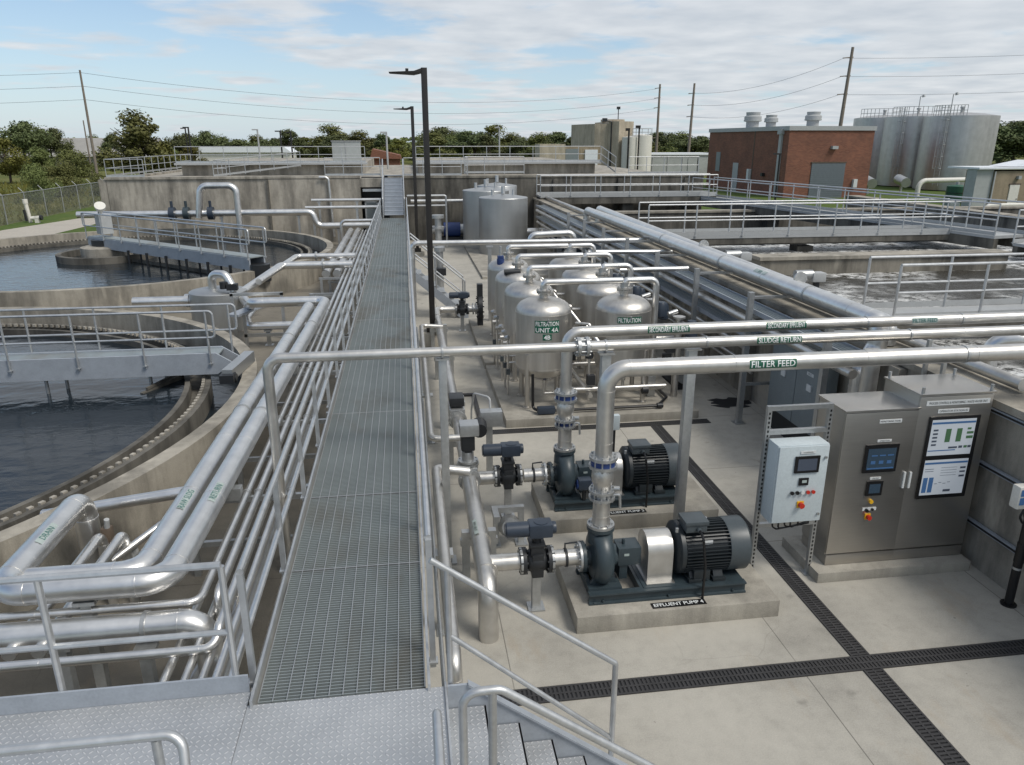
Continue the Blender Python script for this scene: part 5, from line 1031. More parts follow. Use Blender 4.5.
# ================================================================== RIGHT PIPE RACK
G_R = 'pipes and trays along the right rack'
t = pipe('pipe', 'big light grey pipe on top of the right rack, nearest the aisle', [(7.2, 29.6, 2.0), (7.2, 29.6, 2.74), (7.2, 10.25, 2.74), (7.18, 10.25, 2.35), (6.95, 10.2, 1.95), (6.95, 10.2, 0.05)], 0.15, 0.22, 'galv_pipe', 20, group=G_R, welds=3.1, clamps=(((7.2, 20.3, 2.74), (0, 1, 0)), ((7.2, 16.2, 2.74), (0, 1, 0)), ((7.2, 12.4, 2.74), (0, 1, 0))))
pipe_sign('label_band', (7.2, 14.2, 2.74), (0, 1, 0), 0.15, 2.2, 0.5, 0.1, 'pale', t, ['AIR'], 'teal', 0.09, flip=-1)
pipe('pipe', 'second big light grey pipe on the right rack, on the basin side', [(7.55, 29.2, 2.32), (7.55, 29.2, 2.86), (7.5, 10.45, 2.66), (7.5, 10.45, 2.32)], 0.12, 0.28, 'galv_pipe', 18, group=G_R, welds=3.4, clamps=(((7.55, 18.3, 2.85), (0, 1, 0)), ((7.55, 13.4, 2.85), (0, 1, 0))))
pipe('pipe', 'steel pipe crossing over the basin wall to the right edge, below the labelled pipes', [(8.6, 9.6, 1.9), (8.6, 9.6, 2.55), (8.9, 9.4, 2.62), (14, 8.9, 2.62)], 0.12, 0.25, 'galv_pipe', 18, group=G_R)
pipe('pipe', 'grey steel pipe on the basin wall top, behind the big rack pipes', [(7.75, 42, 2.42), (7.75, 8, 2.42)], 0.085, 0, 'steel', 14, group=G_R, welds=3)
pipe('pipe', 'vertical thick steel riser against the wall behind the taller control cabinet', [(6.55, 9.4, 0.05), (6.55, 9.4, 2.55)], 0.12, 0, 'steel', 18, group=G_R)
lv = [('upper grey cable ladder of the right rack', 6.75, 2.26, 'tray'), ('lower grey cable ladder of the right rack', 6.75, 1.72, 'tray'), ('middle steel pipe of the right rack', 6.62, 2.02, 0.075), ('lower steel pipe of the right rack', 6.65, 1.45, 0.06),
      ('thin upper conduit of the right rack', 6.95, 2.05, 0.03), ('thin middle conduit of the right rack', 7.0, 1.55, 0.03), ('thin lower conduit of the right rack', 6.7, 1.12, 0.035), ('lowest thin conduit of the right rack', 6.8, 0.92, 0.03)]
for lab, x, z, k in lv:
    ys = 9.9 if z > 1.9 else 13.5
    if k == 'tray':
        t = thing('cable_ladder', lab, 'cable ladder', (x, 20, z), G_R)
        for s in (-0.18, 0.18): B().box(x + s - 0.012, x + s + 0.012, ys, 38, z - 0.04, z + 0.05).build('side_rail', 'beam', t)
        b = B()
        for i in range(78): b.box(x - 0.168, x + 0.168, ys + .1 + i * 0.31, ys + .13 + i * 0.31, z - 0.03, z - 0.01)
        b.build('rungs', 'galv', t); b = B()
        for i, dx in enumerate((-0.12, -0.06, 0.0, 0.07, 0.12)): b.tube([(x + dx, ys, z + 0.01), (x + dx + 0.02, 20, z + 0.012), (x + dx, 38, z + 0.01)], 0.02, 6)
        b.build('cables', 'mcc', t)
    else: pipe('pipe', lab, [(x, ys, z), (x, 38, z)], k, 0, 'steel', 12, group=G_R, welds=4 if k > 0.05 else 0)
ordn = ['nearest', 'second', 'third', 'fourth', 'fifth', 'sixth', 'seventh', 'eighth']
for i in range(8):
    y = 10.4 + 2.75 * i; t = thing('rack_post', f'{ordn[i]} steel post of the right pipe rack, counted from the control cabinets', 'rack post', (6.45, y, 0), 'posts of the right pipe rack')
    B().box(6.4, 6.5, y - 0.05, y + 0.05, 0, 2.66).build('column', 'galv', t); B().box(6.34, 6.56, y - 0.1, y + 0.1, 0, 0.02).build('base_plate', 'galv', t)
    for z in ((2.2, 2.58) if y < 13 else (0.84, 1.36, 1.66, 2.2, 2.58)): B().box(6.503, 7.28 if z < 2.5 else 7.62, y - 0.03, y + 0.03, z - 0.05, z).build('bracket', 'galv', t)
    if i % 2 == 0 and i: B().bar((6.5, y, 0.45), (7.2, y + 0.01, 0.45), 0.05, 0.05).build('brace', 'galv', t)
# unistrut rails on the wall beside the cabinets
for z, lab in ((2.16, 'upper'), (1.42, 'middle'), (0.6, 'lower')):
    t = thing('wall_strut', f'{lab} horizontal strut rail on the wall right of the control cabinets', 'strut rail', (7.25, 7, z), 'strut rails on the basin wall'); B().box(7.235, 7.285, 4.5, 9.2, z - 0.03, z + 0.03).build('rail', 'beam', t); B().box(7.225, 7.234, 4.5, 9.2, z - 0.012, z + 0.012).build('slot', 'black', t)
for y in (8.75, 9.1):
    t = thing('wall_strut', 'upright strut on the wall behind the taller cabinet' + (', beside the riser' if y > 9 else ', nearer the viewer'), 'strut rail', (7.2, y, 0), 'strut rails on the basin wall'); B().box(7.17, 7.222, y, y + 0.05, 0, 2.75).build('rail', 'galv', t)
# puddle stain under rack
t = thing('oil_stain', 'dark irregular oily puddle on the slab at the foot of the right rack posts', 'puddle', (6.8, 14.3, 0)); B().prism([(6.8 + (0.34 + 0.1 * math.sin(k * 2.3) + 0.05 * math.sin(k * 5.1)) * math.cos(k * 0.262) * 1.3, 14.3 + (0.3 + 0.08 * math.sin(k * 1.7)) * math.sin(k * 0.262)) for k in range(24)], 0.001, 0.004).build('puddle', 'iron', t)

# ================================================================== LEFT PIPE RACK
G_L = 'pipes of the left rack'
ZA = 1.35
t = pipe('pipe', 'left of the two thick bright pipes beside the walkway, its near end bending left', [(-6.5, 6.93, 1.27), (-2.78, 6.93, 1.27), (-2.57, 19.4, ZA), (-2.57, 19.4, 0.3)], 0.13, 0.24, 'galv_pipe', 22, group=G_L, welds=1.7, stands=((-5.2, 6.93, 1.27),), clamps=(((-2.703, 11.5, 1.30), (0.015, 1, 0)), ((-2.627, 16, 1.33), (0.015, 1, 0))))
pipe_sign('label_band', (-2.756, 8.3, 1.28), (0.017, 1, 0), 0.13, 1.15, 0.48, 0.085, 'pale', t, ['RAW SLDG'], 'teal', 0.1)
t = pipe('pipe', 'right of the two thick bright pipes beside the walkway, bending left into a raised elbow', [(-3.97, 8.6, 0.0), (-3.97, 8.6, ZA), (-3.97, 6.62, ZA), (-2.44, 6.62, ZA), (-2.2, 19.9, ZA), (-4.1, 19.9, ZA), (-4.5, 21.4, 0.95), (-4.9, 22.6, 0.95)], 0.132, 0.25, 'galv_pipe', 22, group=G_L, welds=1.7, stands=((-3.2, 6.62, ZA),), clamps=(((-2.357, 11.2, ZA), (0.018, 1, 0)), ((-2.252, 17, ZA), (0.018, 1, 0))))
pipe_sign('label_band', (-2.41, 8.3, ZA), (0.018, 1, 0), 0.132, 1.15, 0.48, 0.085, 'pale', t, ['RETURN'], 'teal', 0.1)
pipe_sign('label_band', (-3.97, 7.55, ZA), (0, 1, 0), 0.132, 1.0, 0.4, 0.075, 'pale', t, ['DRAIN'], 'teal', 0.085)
small = [(-2.17, 1.1, 0.04, 'first'), (-2.03, 1.1, 0.04, 'second'), (-1.89, 1.1, 0.044, 'third'), (-1.75, 1.1, 0.036, 'fourth'), (-1.62, 1.1, 0.036, 'fifth'), (-1.5, 0.8, 0.036, 'sixth'), (-1.9, 0.55, 0.045, 'lower'), (-2.1, 0.9, 0.036, 'seventh'), (-2.3, 0.85, 0.04, 'eighth'), (-1.95, 0.9, 0.036, 'ninth'), (-1.82, 0.9, 0.036, 'tenth')]
for x, z, r, nm in small:
    y0_ = {'first': 7.1, 'second': 6.7, 'third': 6.4}.get(nm, 4.8)
    pts = [(x, 38.5, z), (x, y0_, z)]
    if nm == 'first': pts = [(x, 38.5, z), (x, 6.6, z), (-6.5, 6.6, z)]
    elif nm == 'second': pts += [(x, y0_ - 0.05, 0.1)]
    elif nm == 'third': pts = [(x, 38.5, z), (x, 6.2, z), (x - 0.02, 6.02, 0.97), (-6.5, 6.02, 0.97)]
    lab = {'first': 'slim pipe next to the thick pipes, turning left along the near elbows', 'second': 'slim pipe of the left rack that drops into a flanged cup', 'third': 'slim pipe of the left rack that turns left below the near railing', 'lower': 'low pipe under the slim pipes of the left rack'}.get(nm, f'{nm} slim pipe of the left rack, counted from the thick pipes')
    pipe('pipe', lab, pts, r, 0.12, 'galv_pipe', 12, group=G_L, welds=1.5)
for i in range(11):
    y = 8.9 + 2.7 * i; t = thing('pipe_trestle', f'{["nearest","second","third","fourth","fifth","sixth","seventh","eighth","ninth","tenth","farthest"][i]} cross frame under the left pipe rack, counted from the near platform', 'pipe frame', (-2.1, y, 0), 'cross frames under the left rack')
    for x in (-2.92, -1.42): B().box(x, x + 0.08, y - 0.04, y + 0.04, 0, 1.2 if x > -2 else 1.06).build('column', 'galv', t)
    if y < 19: B().box(-2.78, -2.56, y - 0.05, y + 0.09, 1.063, 1.2).build('saddle', 'galv', t); B().box(-2.40, -2.22, y - 0.05, y + 0.09, 1.063, 1.222).build('saddle', 'galv', t)
    for z in (1.06, 0.45): B().box(-2.96, -1.34, y + 0.041, y + 0.1, z - 0.07, z).build('crossbar', 'galv', t)
    b = B()
    for x in (-2.17, -2.03, -1.89, -1.75, -1.62): b.tube([(x - 0.045, y + 0.07, 1.06), (x - 0.045, y + 0.07, 1.15), (x + 0.045, y + 0.07, 1.15), (x + 0.045, y + 0.07, 1.06)], 0.007, 5, 0.03)
    b.build('pipe_clips', 'galv', t)
t = pipe('pipe', 'thick steel pipe under the near railing, its right end bending down into the floor', [(-6.5, 6.42, 1.0), (-2.08, 6.42, 1.0), (-2.08, 6.42, 0.0)], 0.13, 0.22, 'galv_pipe', 22, group=G_L, clamps=(((-2.62, 6.42, 1.0), (1, 0, 0)), ((-4.4, 6.42, 1.0), (1, 0, 0))), stands=((-2.62, 6.3, 0.97), (-3.4, 6.42, 1.0), (-5.2, 6.42, 1.0)))
pipe('pipe', 'pipe sloping along the floor under the near railing', [(-2.65, 5.2, 0.12), (-2.1, 7.6, 0.25), (-2.1, 7.9, 0.5)], 0.075, 0.1, 'steel', 14, group=G_L)
pipe('pipe', 'steel branch pipe from the near basin wall to the thick pipes', [(-4.7, 9.1, 0.9), (-2.72, 9.1, 1.14)], 0.075, 0, 'galv_pipe', 16, group=G_L)
pipe('pipe', 'slanted thin brace pipe below the branch from the near basin wall', [(-3.6, 8.2, 0.7), (-2.75, 9.0, 1.1)], 0.045, 0, 'galv_pipe', 12, group=G_L)
for i, (x, lab) in enumerate(((-3.75, 'outer low pipe inside the raised pipe elbow at the left'), (-3.5, 'inner low pipe inside the raised pipe elbow at the left'))):
    pipe('pipe', lab, [(x, 6.2, 0.95), (x, 8.4, 0.95), (x, 8.4, 0.0)], 0.06, 0.12, 'galv_pipe', 14, group=G_L)
t = thing('pipe_valve', 'small bronze coloured valve with a handwheel beside the raised pipe elbow', 'valve', (-3.7, 8.6, 0)); B().cbox((-3.72, 8.5, 0.8), (0.12, 0.12, 0.4)).build('valve_body', 'rust', t, bevel=0.03); B().cyl((-3.72, 8.5, 0.9), (-3.68, 8.45, 1.12), 0.03).lathe([(0.11, 0), (0.13, 0.02), (0.11, 0.04)], (-3.5, 8.4, 0.7), 18, 'y').build('handwheel', 'trim', t)
t = thing('floor_channel', 'open steel channel across the slab at the bottom left, under the near railing', 'floor channel', (-3.6, 5.8, 0)); B().bar((-3.9, 4.8, 0.03), (-3.55, 6.6, 0.03), 0.08, 0.06).build('channel', 'galv', t); B().bar((-4.0, 4.8, 0.006), (-3.65, 6.6, 0.006), 0.1, 0.008).build('slot', 'black', t)
# ---- mid rack cross pipes, sump tank
t = thing('sump_tank', 'grey round tank with an inverted U pipe between the two round basins', 'tank', (-5.66, 22.9, 0))
B().lathe([(0.0, -0.05), (0.82, -0.05), (0.82, 1.13), (0.80, 1.15), (0.3, 1.24), (0, 1.25)], (-5.66, 22.9, 0), 36).build('shell', 'alutank', t)
B().tube([(-5.75, 22.7, 1.1), (-5.75, 22.7, 1.68), (-5.3, 22.5, 1.68), (-5.05, 22.35, 1.2)], 0.12, 16, 0.22).build('vent_pipe', 'galv_pipe', t)
B().cyl((-5.35, 22.3, 1.3), (-5.35, 22.3, 1.5), 0.1).cbox((-5.1, 22.3, 1.35), (0.3, 0.2, 0.18)).build('valve', 'iron', t)
B().tube([(-8.1, 22.9, 0.86), (-6.47, 22.9, 0.86)], 0.14, 14).cyl((-6.62, 22.9, 0.86), (-6.5, 22.9, 0.86), 0.2).build('inlet_pipe', 'galv_pipe', t)
pipe('pipe', 'upper of two pipes crossing over the left rack beyond the round tank', [(-4.6, 23.6, 1.25), (-4.0, 27.8, 1.4), (-1.9, 27.8, 1.4)], 0.1, 0.22, 'galv_pipe', 16, group=G_L, flanges=(((-3.3, 27.8, 1.4), (1, 0, 0)),))
pipe('pipe', 'lower of two pipes crossing over the left rack beyond the round tank', [(-5.1, 22.6, 1.0), (-4.3, 26.2, 1.33), (-1.9, 26.2, 1.33)], 0.13, 0.24, 'galv_pipe', 16, group=G_L, flanges=(((-2.9, 26.2, 1.33), (1, 0, 0)),))
pipe('pipe', 'pipe loop left of the walkway between the round tank and the thick pipes', [(-2.4, 20.6, 0.55), (-4.4, 20.6, 0.55), (-4.6, 21.4, 0.6), (-4.5, 22.0, 0.75)], 0.11, 0.2, 'galv_pipe', 16, group=G_L, stands=((-3.9, 20.6, 0.55),))
t = thing('pipe_trestle', 'square steel goal-shaped frame beside the round tank', 'pipe frame', (-4.2, 21, 0)); b = B()
for x in (-4.95, -3.6): b.box(x, x + 0.08, 21.2, 21.28, 0, 1.35)
b.box(-4.95, -3.52, 21.2, 21.28, 1.28, 1.36).box(-4.5, -4.42, 20.4, 20.48, 0, 0.95).box(-4.5, -3.3, 20.4, 20.48, 0.3, 0.38); b.build('frame', 'galv', t); B().bar((-4.7, 20.2, 0.95), (-4.25, 21.2, 0.98), 0.35, 0.06).build('tray', 'beam', t)
# far pipe with loop on the tank wall
t = pipe('pipe', 'grey pipe with an upright loop running along the streaked tank wall', [(-16.5, 41, 1.82), (-4.9, 41, 1.82), (-4.65, 41, 1.1), (-1.9, 41, 1.1)], 0.17, 0.35, 'galv_pipe', 16, group=G_L, stands=((-15, 41, 1.8), (-9.5, 41, 1.8), (-5.6, 41, 1.8), (-3.6, 41, 1.1)), clamps=())
B().tube([(-10.6, 40.9, 1.6), (-10.35, 40.9, 3.2), (-8.6, 40.9, 3.2), (-8.6, 40.9, 0.2)], 0.17, 16, 0.4).build('pipe_loop', 'galv_pipe', t)
for x in (-11.9, -11.2, -10.0): f = B(); f.cyl((x - 0.14, 41, 1.82), (x + 0.14, 41, 1.82), 0.33, n=20).cyl((x, 41, 2.0), (x, 41, 2.45), 0.07); f.build('flange_valve', 'pump' if x == -11.2 else 'actuator', t)
for z, y, x0, lab in ((2.35, 42, -5.0, 'upper of the thin twin pipes leading to the far stairs'), (2.0, 41.6, -5.3, 'lower of the thin twin pipes leading to the far stairs')): pipe('pipe', lab, [(x0, y, z), (-1.3, y, z)], 0.085, 0, 'galv_pipe', 12, group=G_L, stands=((x0 + 0.4, y, z), (-2.6, y, z)))
pipe('pipe', 'thin pipe dropping down the streaked tank wall beside the doorway', [(-4.6, 42.85, 3.5), (-4.1, 42.85, 3.5), (-4.0, 42.85, 0.3)], 0.07, 0.2, 'galv_pipe', 12, group=G_L)
pipe('pipe', 'thin pipe bending down near the end of the left rack', [(-3.35, 40, 0.2), (-3.35, 40, 1.45), (-1.6, 40, 1.45)], 0.08, 0.25, 'galv_pipe', 12, group=G_L)
for x, lab in ((-2.84, 'far part of the left thick pipe, before the tank wall'), (-2.46, 'far part of the right thick pipe, before the tank wall')): pipe('pipe', lab, [(x, 26.2, 1.0), (x, 39.5, 1.0)], 0.135, 0, 'galv_pipe', 16, group=G_L, welds=3)

# ================================================================== LAMP POSTS, MID STAIRS, SILVER TANKS
def lamp(lab, x, y, h=7.12):
    t = thing('lamp_post', lab, 'lamp post', (x, y, 0), 'dark lamp posts along the walkway')
    B().lathe([(0.34, 0), (0.34, 0.36), (0.31, 0.4)], (x, y, 0), 28).build('footing', 'pad', t)
    b = B(); b.box(x - 0.17, x + 0.17, y - 0.17, y + 0.17, 0.401, 0.56); b.build('base_cover', 'bronze', t, bevel=0.01)
    B().box(x - 0.075, x + 0.075, y - 0.075, y + 0.075, 0.5, h).build('pole', 'bronze', t, bevel=0.006)
    b = B(); b.extr([(x - 0.075, h - 0.02), (x - 0.075, h - 0.13), (x - 0.25, h - 0.17), (x - 0.85, h - 0.14), (x - 0.87, h - 0.11), (x - 0.25, h - 0.08)], 'y', y - 0.13, y + 0.13); b.cyl((x - 0.42, y, h - 0.1), (x - 0.42, y, h - 0.02), 0.04); b.build('lamp_head', 'bronze', t, bevel=0.006)
    return t
lp = lamp('tall dark bronze lamp post right of the walkway, nearest and tallest', 0.60, 20.0)
shifted(lp, (-0.10, 17.0, -0.2), label='second dark lamp post right of the walkway, farther away')
t = thing('steel_stairs', 'steel side stairs going down from the grating walkway behind the lamp post', 'stairs', (0.8, 23.6, 0))
for i in range(7): x = 0.15 + i * 0.24; z = 1.45 - i * 0.2; B().box(x, x + 0.26, 23.2, 24.0, z - 0.03, z).build('tread', 'galv', t)
for y in (23.16, 24.04): B().extr([(0.12, 1.6), (1.85, 0.12), (1.85, 0), (1.6, 0), (0.12, 1.3)], 'y', y - 0.02, y + 0.02).build('stringer', 'beam', t)
for y in (23.16, 24.04): b = B(); b.tube([(0.1, y, 2.6), (1.75, y, 1.2), (1.75, y, 0.1)], 0.025, 8, 0.05).tube([(0.1, y, 2.05), (1.75, y, 0.65)], 0.022, 8).tube([(0.85, y, 1.95), (0.85, y, 0.85)], 0.022, 8); b.build('handrail', 'rail', t)
def silver(lab, x, y, r, h):
    t = thing('storage_tank', lab, 'storage tank', (x, y, 0), 'aluminium tanks by the dark wall'); b = B(); b.lathe([(0, 0.1), (r, 0.1), (r, h), (r * 0.98, h + 0.03), (r * 0.5, h + 0.12), (0.12, h + 0.17), (0, h + 0.17)], (x, y, 0), 44)
    for z in (h * 0.52,): b.lathe([(r + 0.008, z), (r + 0.008, z + 0.04)], (x, y, 0), 44)
    b.build('shell', 'alutank', t); b = B(); b.cyl((x, y, h + 0.2), (x, y, h + 0.55), 0.1).cyl((x + 0.5, y, h + 0.1), (x + 0.5, y, h + 0.4), 0.06).cyl((x - 0.5, y + 0.2, h + 0.1), (x - 0.5, y + 0.2, h + 0.38), 0.08); b.build('roof_vents', 'rail', t)
    return t
silver('front silver tank of the group below the dark wall', 4.75, 36.9, 1.2, 2.75)
silver('silver tank half hidden behind the left side of the front silver tank', 4.15, 39.3, 1.2, 2.95)
silver('rearmost silver tank, only its roof edge showing over the others', 5.0, 41.5, 1.1, 3.05)
pipe('pipe', 'thin pipe along the dark wall between the far stairs and the silver tanks', [(0.3, 42, 2.25), (3.6, 42, 2.25)], 0.09, 0, 'galv_pipe', 12)
pipe('pipe', 'pipe on the wall right of the silver tanks', [(5.8, 37.5, 1.0), (7.2, 37.5, 1.0)], 0.2, 0, 'galv_pipe', 14)
t = thing('blower', 'blue and grey motor unit on the ground below the dark wall', 'pump', (2.4, 41, 0)); B().cyl((2.0, 41, 0.8), (2.9, 41, 0.8), 0.38, n=20).build('motor', 'blue', t); B().cyl((2.9, 41, 0.8), (3.3, 41, 0.8), 0.3).cyl((1.1, 41, 0.8), (2.0, 41, 0.8), 0.22).build('casing', 'galv', t); B().box(1.6, 3.2, 40.7, 41.3, 0, 0.42).build('base', 'iron', t)
t = thing('standpipe', 'grey standpipe with a flanged head beside the second lamp post', 'pipe', (1.55, 38, 0)); B().cyl((1.5, 36, 0), (1.5, 36, 1.9), 0.16).build('pipe_run', 'galv', t); B().cyl((1.5, 36, 1.9), (1.5, 36, 2.05), 0.3).cyl((1.5, 36, 1.4), (1.5, 36, 1.5), 0.3).cyl((1.5, 36, 0.5), (1.5, 36, 0.6), 0.3).build('flange', 'galv', t)
t = thing('standpipe', 'grey standpipe with brackets behind the mid stairs', 'pipe', (1.2, 27, 0)); B().cyl((1.15, 27, 0), (1.15, 27, 1.6), 0.13).cyl((1.15, 27, 1.6), (1.15, 27, 1.75), 0.2).build('pipe_run', 'galv', t); B().cbox((1.15, 26.8, 0.9), (0.4, 0.3, 0.25)).build('bracket', 'iron', t)
t = thing('plinth', 'low concrete plinth under the silver tanks', 'plinth', (5, 37, 0), 'concrete equipment plinths'); B().box(3.0, 6.6, 30.0, 42.8, -0.02, 0.1).build('block', 'pad', t)
t = thing('pipe_guard', 'low handrail beside the far stairs, right of the walkway end', 'railing', (0.5, 39, 0)); b = B(); b.tube([(0.1, 39.6, 2.7), (2.1, 39.6, 2.7), (2.1, 39.6, 0)], 0.05, 8, 0.1).tube([(0.1, 39.6, 2.2), (2.1, 39.6, 2.2)], 0.04, 8); b.build('rails', 'rail', t)
# equipment by the wall between silver tanks and vessels
t = thing('wall_valves', 'row of valves and grey brackets on the basin wall right of the silver tanks', 'wall valves', (7.1, 33, 0))
for y in (29, 31.5, 34): B().box(6.9, 7.15, y, y + 0.08, 0.2, 1.7).box(6.6, 7.15, y, y + 0.08, 1.5, 1.58).build('bracket', 'galv', t); B().cyl((6.7, y + 0.6, 1.0), (7.1, y + 0.6, 1.0), 0.22).build('valve', 'actuator', t)
# little machines in the shade between vessels and rack
t = thing('pump_skid', 'small dark pumps on a skid in the shade between the vessels and the right rack', 'pump skid', (5.9, 18, 0))
for y in (15.6, 18.6, 21.4):
    B().box(5.85, 6.35, y - 0.3, y + 0.5, 0, 0.12).build('base', 'iron', t); B().cyl((6.1, y - 0.2, 0.4), (6.1, y + 0.4, 0.4), 0.17).build('motor', 'actuator', t); B().cyl((6.1, y - 0.2, 0.35), (6.1, y - 0.35, 0.35), 0.2).tube([(6.1, y - 0.3, 0.4), (6.1, y - 0.3, 1.0), (5.7, y - 0.3, 1.0)], 0.05, 8, 0.1).build('casing', 'galv', t)
# ================================================================== BUILDINGS BEYOND
def bldg_box(b, x0, x1, y0, y1, z0, z1): return b.box(x0, x1, y0, y1, z0, z1)
t = thing('brick_building', 'red brick building with a grey roof edge, roof fans and a roller door', 'building', (42, 80, 0))
BX0, BX1, BY0, BY1, BH = 37.6, 46.6, 72, 92, 6.35
B().box(BX0, BX1, BY0, BY1, -0.1, BH).build('wall', 'brick', t, origin=(0, 0, 0))
B().box(BX0 - 0.12, BX1 + 0.12, BY0 - 0.12, BY1 + 0.12, BH + 0.005, BH + 0.42).build('roof_edge', 'trim', t)
dr = B().box(40.3, 43.9, BY0 - 0.05, BY0 - 0.004, -0.1, 3.25).build('roller_door', 'door', t); f = B()
for k in range(16): f.box(40.3, 43.9, BY0 - 0.075, BY0 - 0.051, 0.1 + k * 0.2, 0.22 + k * 0.2)
f.build('slats', 'door', dr)
B().box(40.2, 44.0, BY0 - 0.1, BY0 - 0.003, 3.26, 3.4).build('lintel', 'rust', t)
B().box(BX0 - 0.05, BX0 - 0.004, 83, 84.4, -0.1, 3.0).build('side_door', 'trim', t); B().box(BX0 - 0.05, BX0 - 0.004, 88.2, 89.4, 1.9, 4.1).build('window', 'mcc', t)
B().box(BX0 - 0.2, BX0 - 0.003, BY0 + 1.2, BY0 + 1.7, -0.1, BH).cbox((BX0 - 0.15, BY0 + 1.45, BH - 0.1), (0.4, 0.8, 0.5)).build('downpipe', 'trim', t)
B().box(BX0 - 0.02, BX0 - 0.003, 79.4, 79.6, -0.1, BH).build('joint', 'rust', t)
B().cbox((42.4, BY0 - 0.2, 4.75), (0.6, 0.4, 0.3)).build('wall_lamp', 'trim', t); B().cbox((BX0 - 0.2, 76.5, 2.0), (0.3, 0.4, 0.35)).build('wall_lamp', 'iron', t)
B().cbox((45.1, BY0 - 0.15, 1.3), (0.4, 0.3, 0.8)).build('meter_box', 'label', t); B().cbox((BX0 - 0.15, 79.9, 1.9), (0.3, 0.5, 1.1)).build('meter_box', 'label', t)
for x, y, s, lab in ((40.2, 86, 0.95, 'left'), (39.5, 80, 0.7, 'middle'), (42.1, 76, 0.8, 'right')):
    v_ = thing('roof_fan', f'{lab} grey roof fan on top of the red brick building', 'roof fan', (x, y, BH + 0.4), 'roof fans on the brick building')
    B().lathe([(0.75 * s, 0), (0.75 * s, 0.8 * s), (1.0 * s, 0.85 * s), (1.02 * s, 1.4 * s), (0.8 * s, 1.55 * s), (0.85 * s, 1.9 * s), (0, 1.95 * s)], (x, y, BH + 0.35), 24).build('housing', 'trim', v_)
    B().lathe([(1.03 * s, 0.86 * s), (1.06 * s, 0.88 * s), (1.06 * s, 0.98 * s), (1.03 * s, 1.0 * s)], (x, y, BH + 0.35), 24).build('rim', 'siding', v_)
# three stainless tanks
tk = []
for i, (x, y, r, h, lab) in enumerate(((63.5, 82, 3.85, 8.05, 'right and nearest of the three tall stainless tanks, its right side bright'), (63.6, 89.8, 3.7, 8.2, 'middle of the three tall stainless tanks, with a rust brown streak'), (64.1, 97.4, 3.7, 8.25, 'left of the three tall stainless tanks, partly behind the brick building'))):
    t = thing('stainless_tank', lab, 'tank', (x, y, 0), 'tall stainless tanks'); b = B(); b.lathe([(0, 0), (r, 0), (r, h), (r * 0.6, h + 0.28), (0.2, h + 0.45), (0, h + 0.45)], (x, y, 0), 56)
    for k in range(1, 4): b.lathe([(r + 0.02, h * k / 4), (r + 0.02, h * k / 4 + 0.08)], (x, y, 0), 56)
    b.build('shell', 'weathered', t, sharp=25)
    b = B(); b.cyl((x, y, h + 0.4), (x, y, h + 0.9), 0.15).cyl((x, y, h + 0.85), (x, y, h + 1.05), 0.25); b.build('roof_vent', 'trim', t)
    # ladder with cage and railing on the roof edge
    a = R(212); lx, ly = x + (r + 0.25) * math.cos(a), y + (r + 0.25) * math.sin(a); b = B(); tx, ty = -math.sin(a), math.cos(a)
    if i < 2:
        for s in (-0.28, 0.28): b.cyl((lx + tx * s, ly + ty * s, 0.5), (lx + tx * s, ly + ty * s, h + 1.1), 0.035, n=6)
        for k in range(22): b.cyl((lx - tx * .28, ly - ty * .28, 0.7 + k * 0.36), (lx + tx * .28, ly + ty * .28, 0.7 + k * 0.36), 0.022, n=5)
        ox, oy = math.cos(a) * 0.6, math.sin(a) * 0.6
        for s in (-0.35, 0.35): b.cyl((lx + ox + tx * s, ly + oy + ty * s, 2.4), (lx + ox + tx * s, ly + oy + ty * s, h + 1.1), 0.03, n=6)
        for k in range(6): z = 2.4 + k * 1.3; b.tube([(lx - tx * .35, ly - ty * .35, z), (lx + ox - tx * .35, ly + oy - ty * .35, z), (lx + ox + tx * .35, ly + oy + ty * .35, z), (lx + tx * .35, ly + ty * .35, z)], 0.03, 5)
        b.build('ladder', 'trim', t)
    b = B(); n = 11; a0, a1 = R(185), R(275 if i else 240)
    ring_ = [V((x + (r - 0.1) * math.cos(a0 + (a1 - a0) * k / n), y + (r - 0.1) * math.sin(a0 + (a1 - a0) * k / n), h)) for k in range(n + 1)]
    for z in (0.55, 1.1): b.tube([p + V((0, 0, z)) for p in ring_], 0.035, 6)
    for p in ring_: b.cyl(p, p + V((0, 0, 1.1)), 0.035, n=6)
    b.build('roof_railing', 'trim', t)
    if i == 2: continue
    b = B(); q = ring_[6]; b.tube([q + V((0, 0, 0)), q + V((0, 0, 2.2)), q + V((0.35, 0, 2.35))], 0.05, 6, 0.1).cyl(q + V((0.35, 0, 2.4)), q + V((0.4, -0.05, 2.15)), 0.14, 0.18); b.build('roof_lamp', 'trim', t)
for x, y, lab in ((48.4, 74.5, 'round grey pipe outlet at the corner of the brick building'), (52.9, 75.5, 'round grey pipe outlet in front of the middle stainless tank')):
    t = thing('pipe_outlet', lab, 'pipe outlet', (x, y, 0), 'round pipe outlets by the tanks'); B().cyl((x - 0.2, y - 0.9, 1.15), (x + 0.3, y + 1.2, 1.45), 0.5, n=20).build('drum', 'galv', t); B().box(x - 0.1, x + 0.1, y, y + 0.2, 0, 0.9).build('stand', 'galv', t)
pipe('pipe', 'cream pipe bending down in front of the stainless tanks', [(52.3, 72, -0.1), (52.3, 72, 1.5), (60, 72, 1.6)], 0.24, 0.8, 'offwhite', 14)
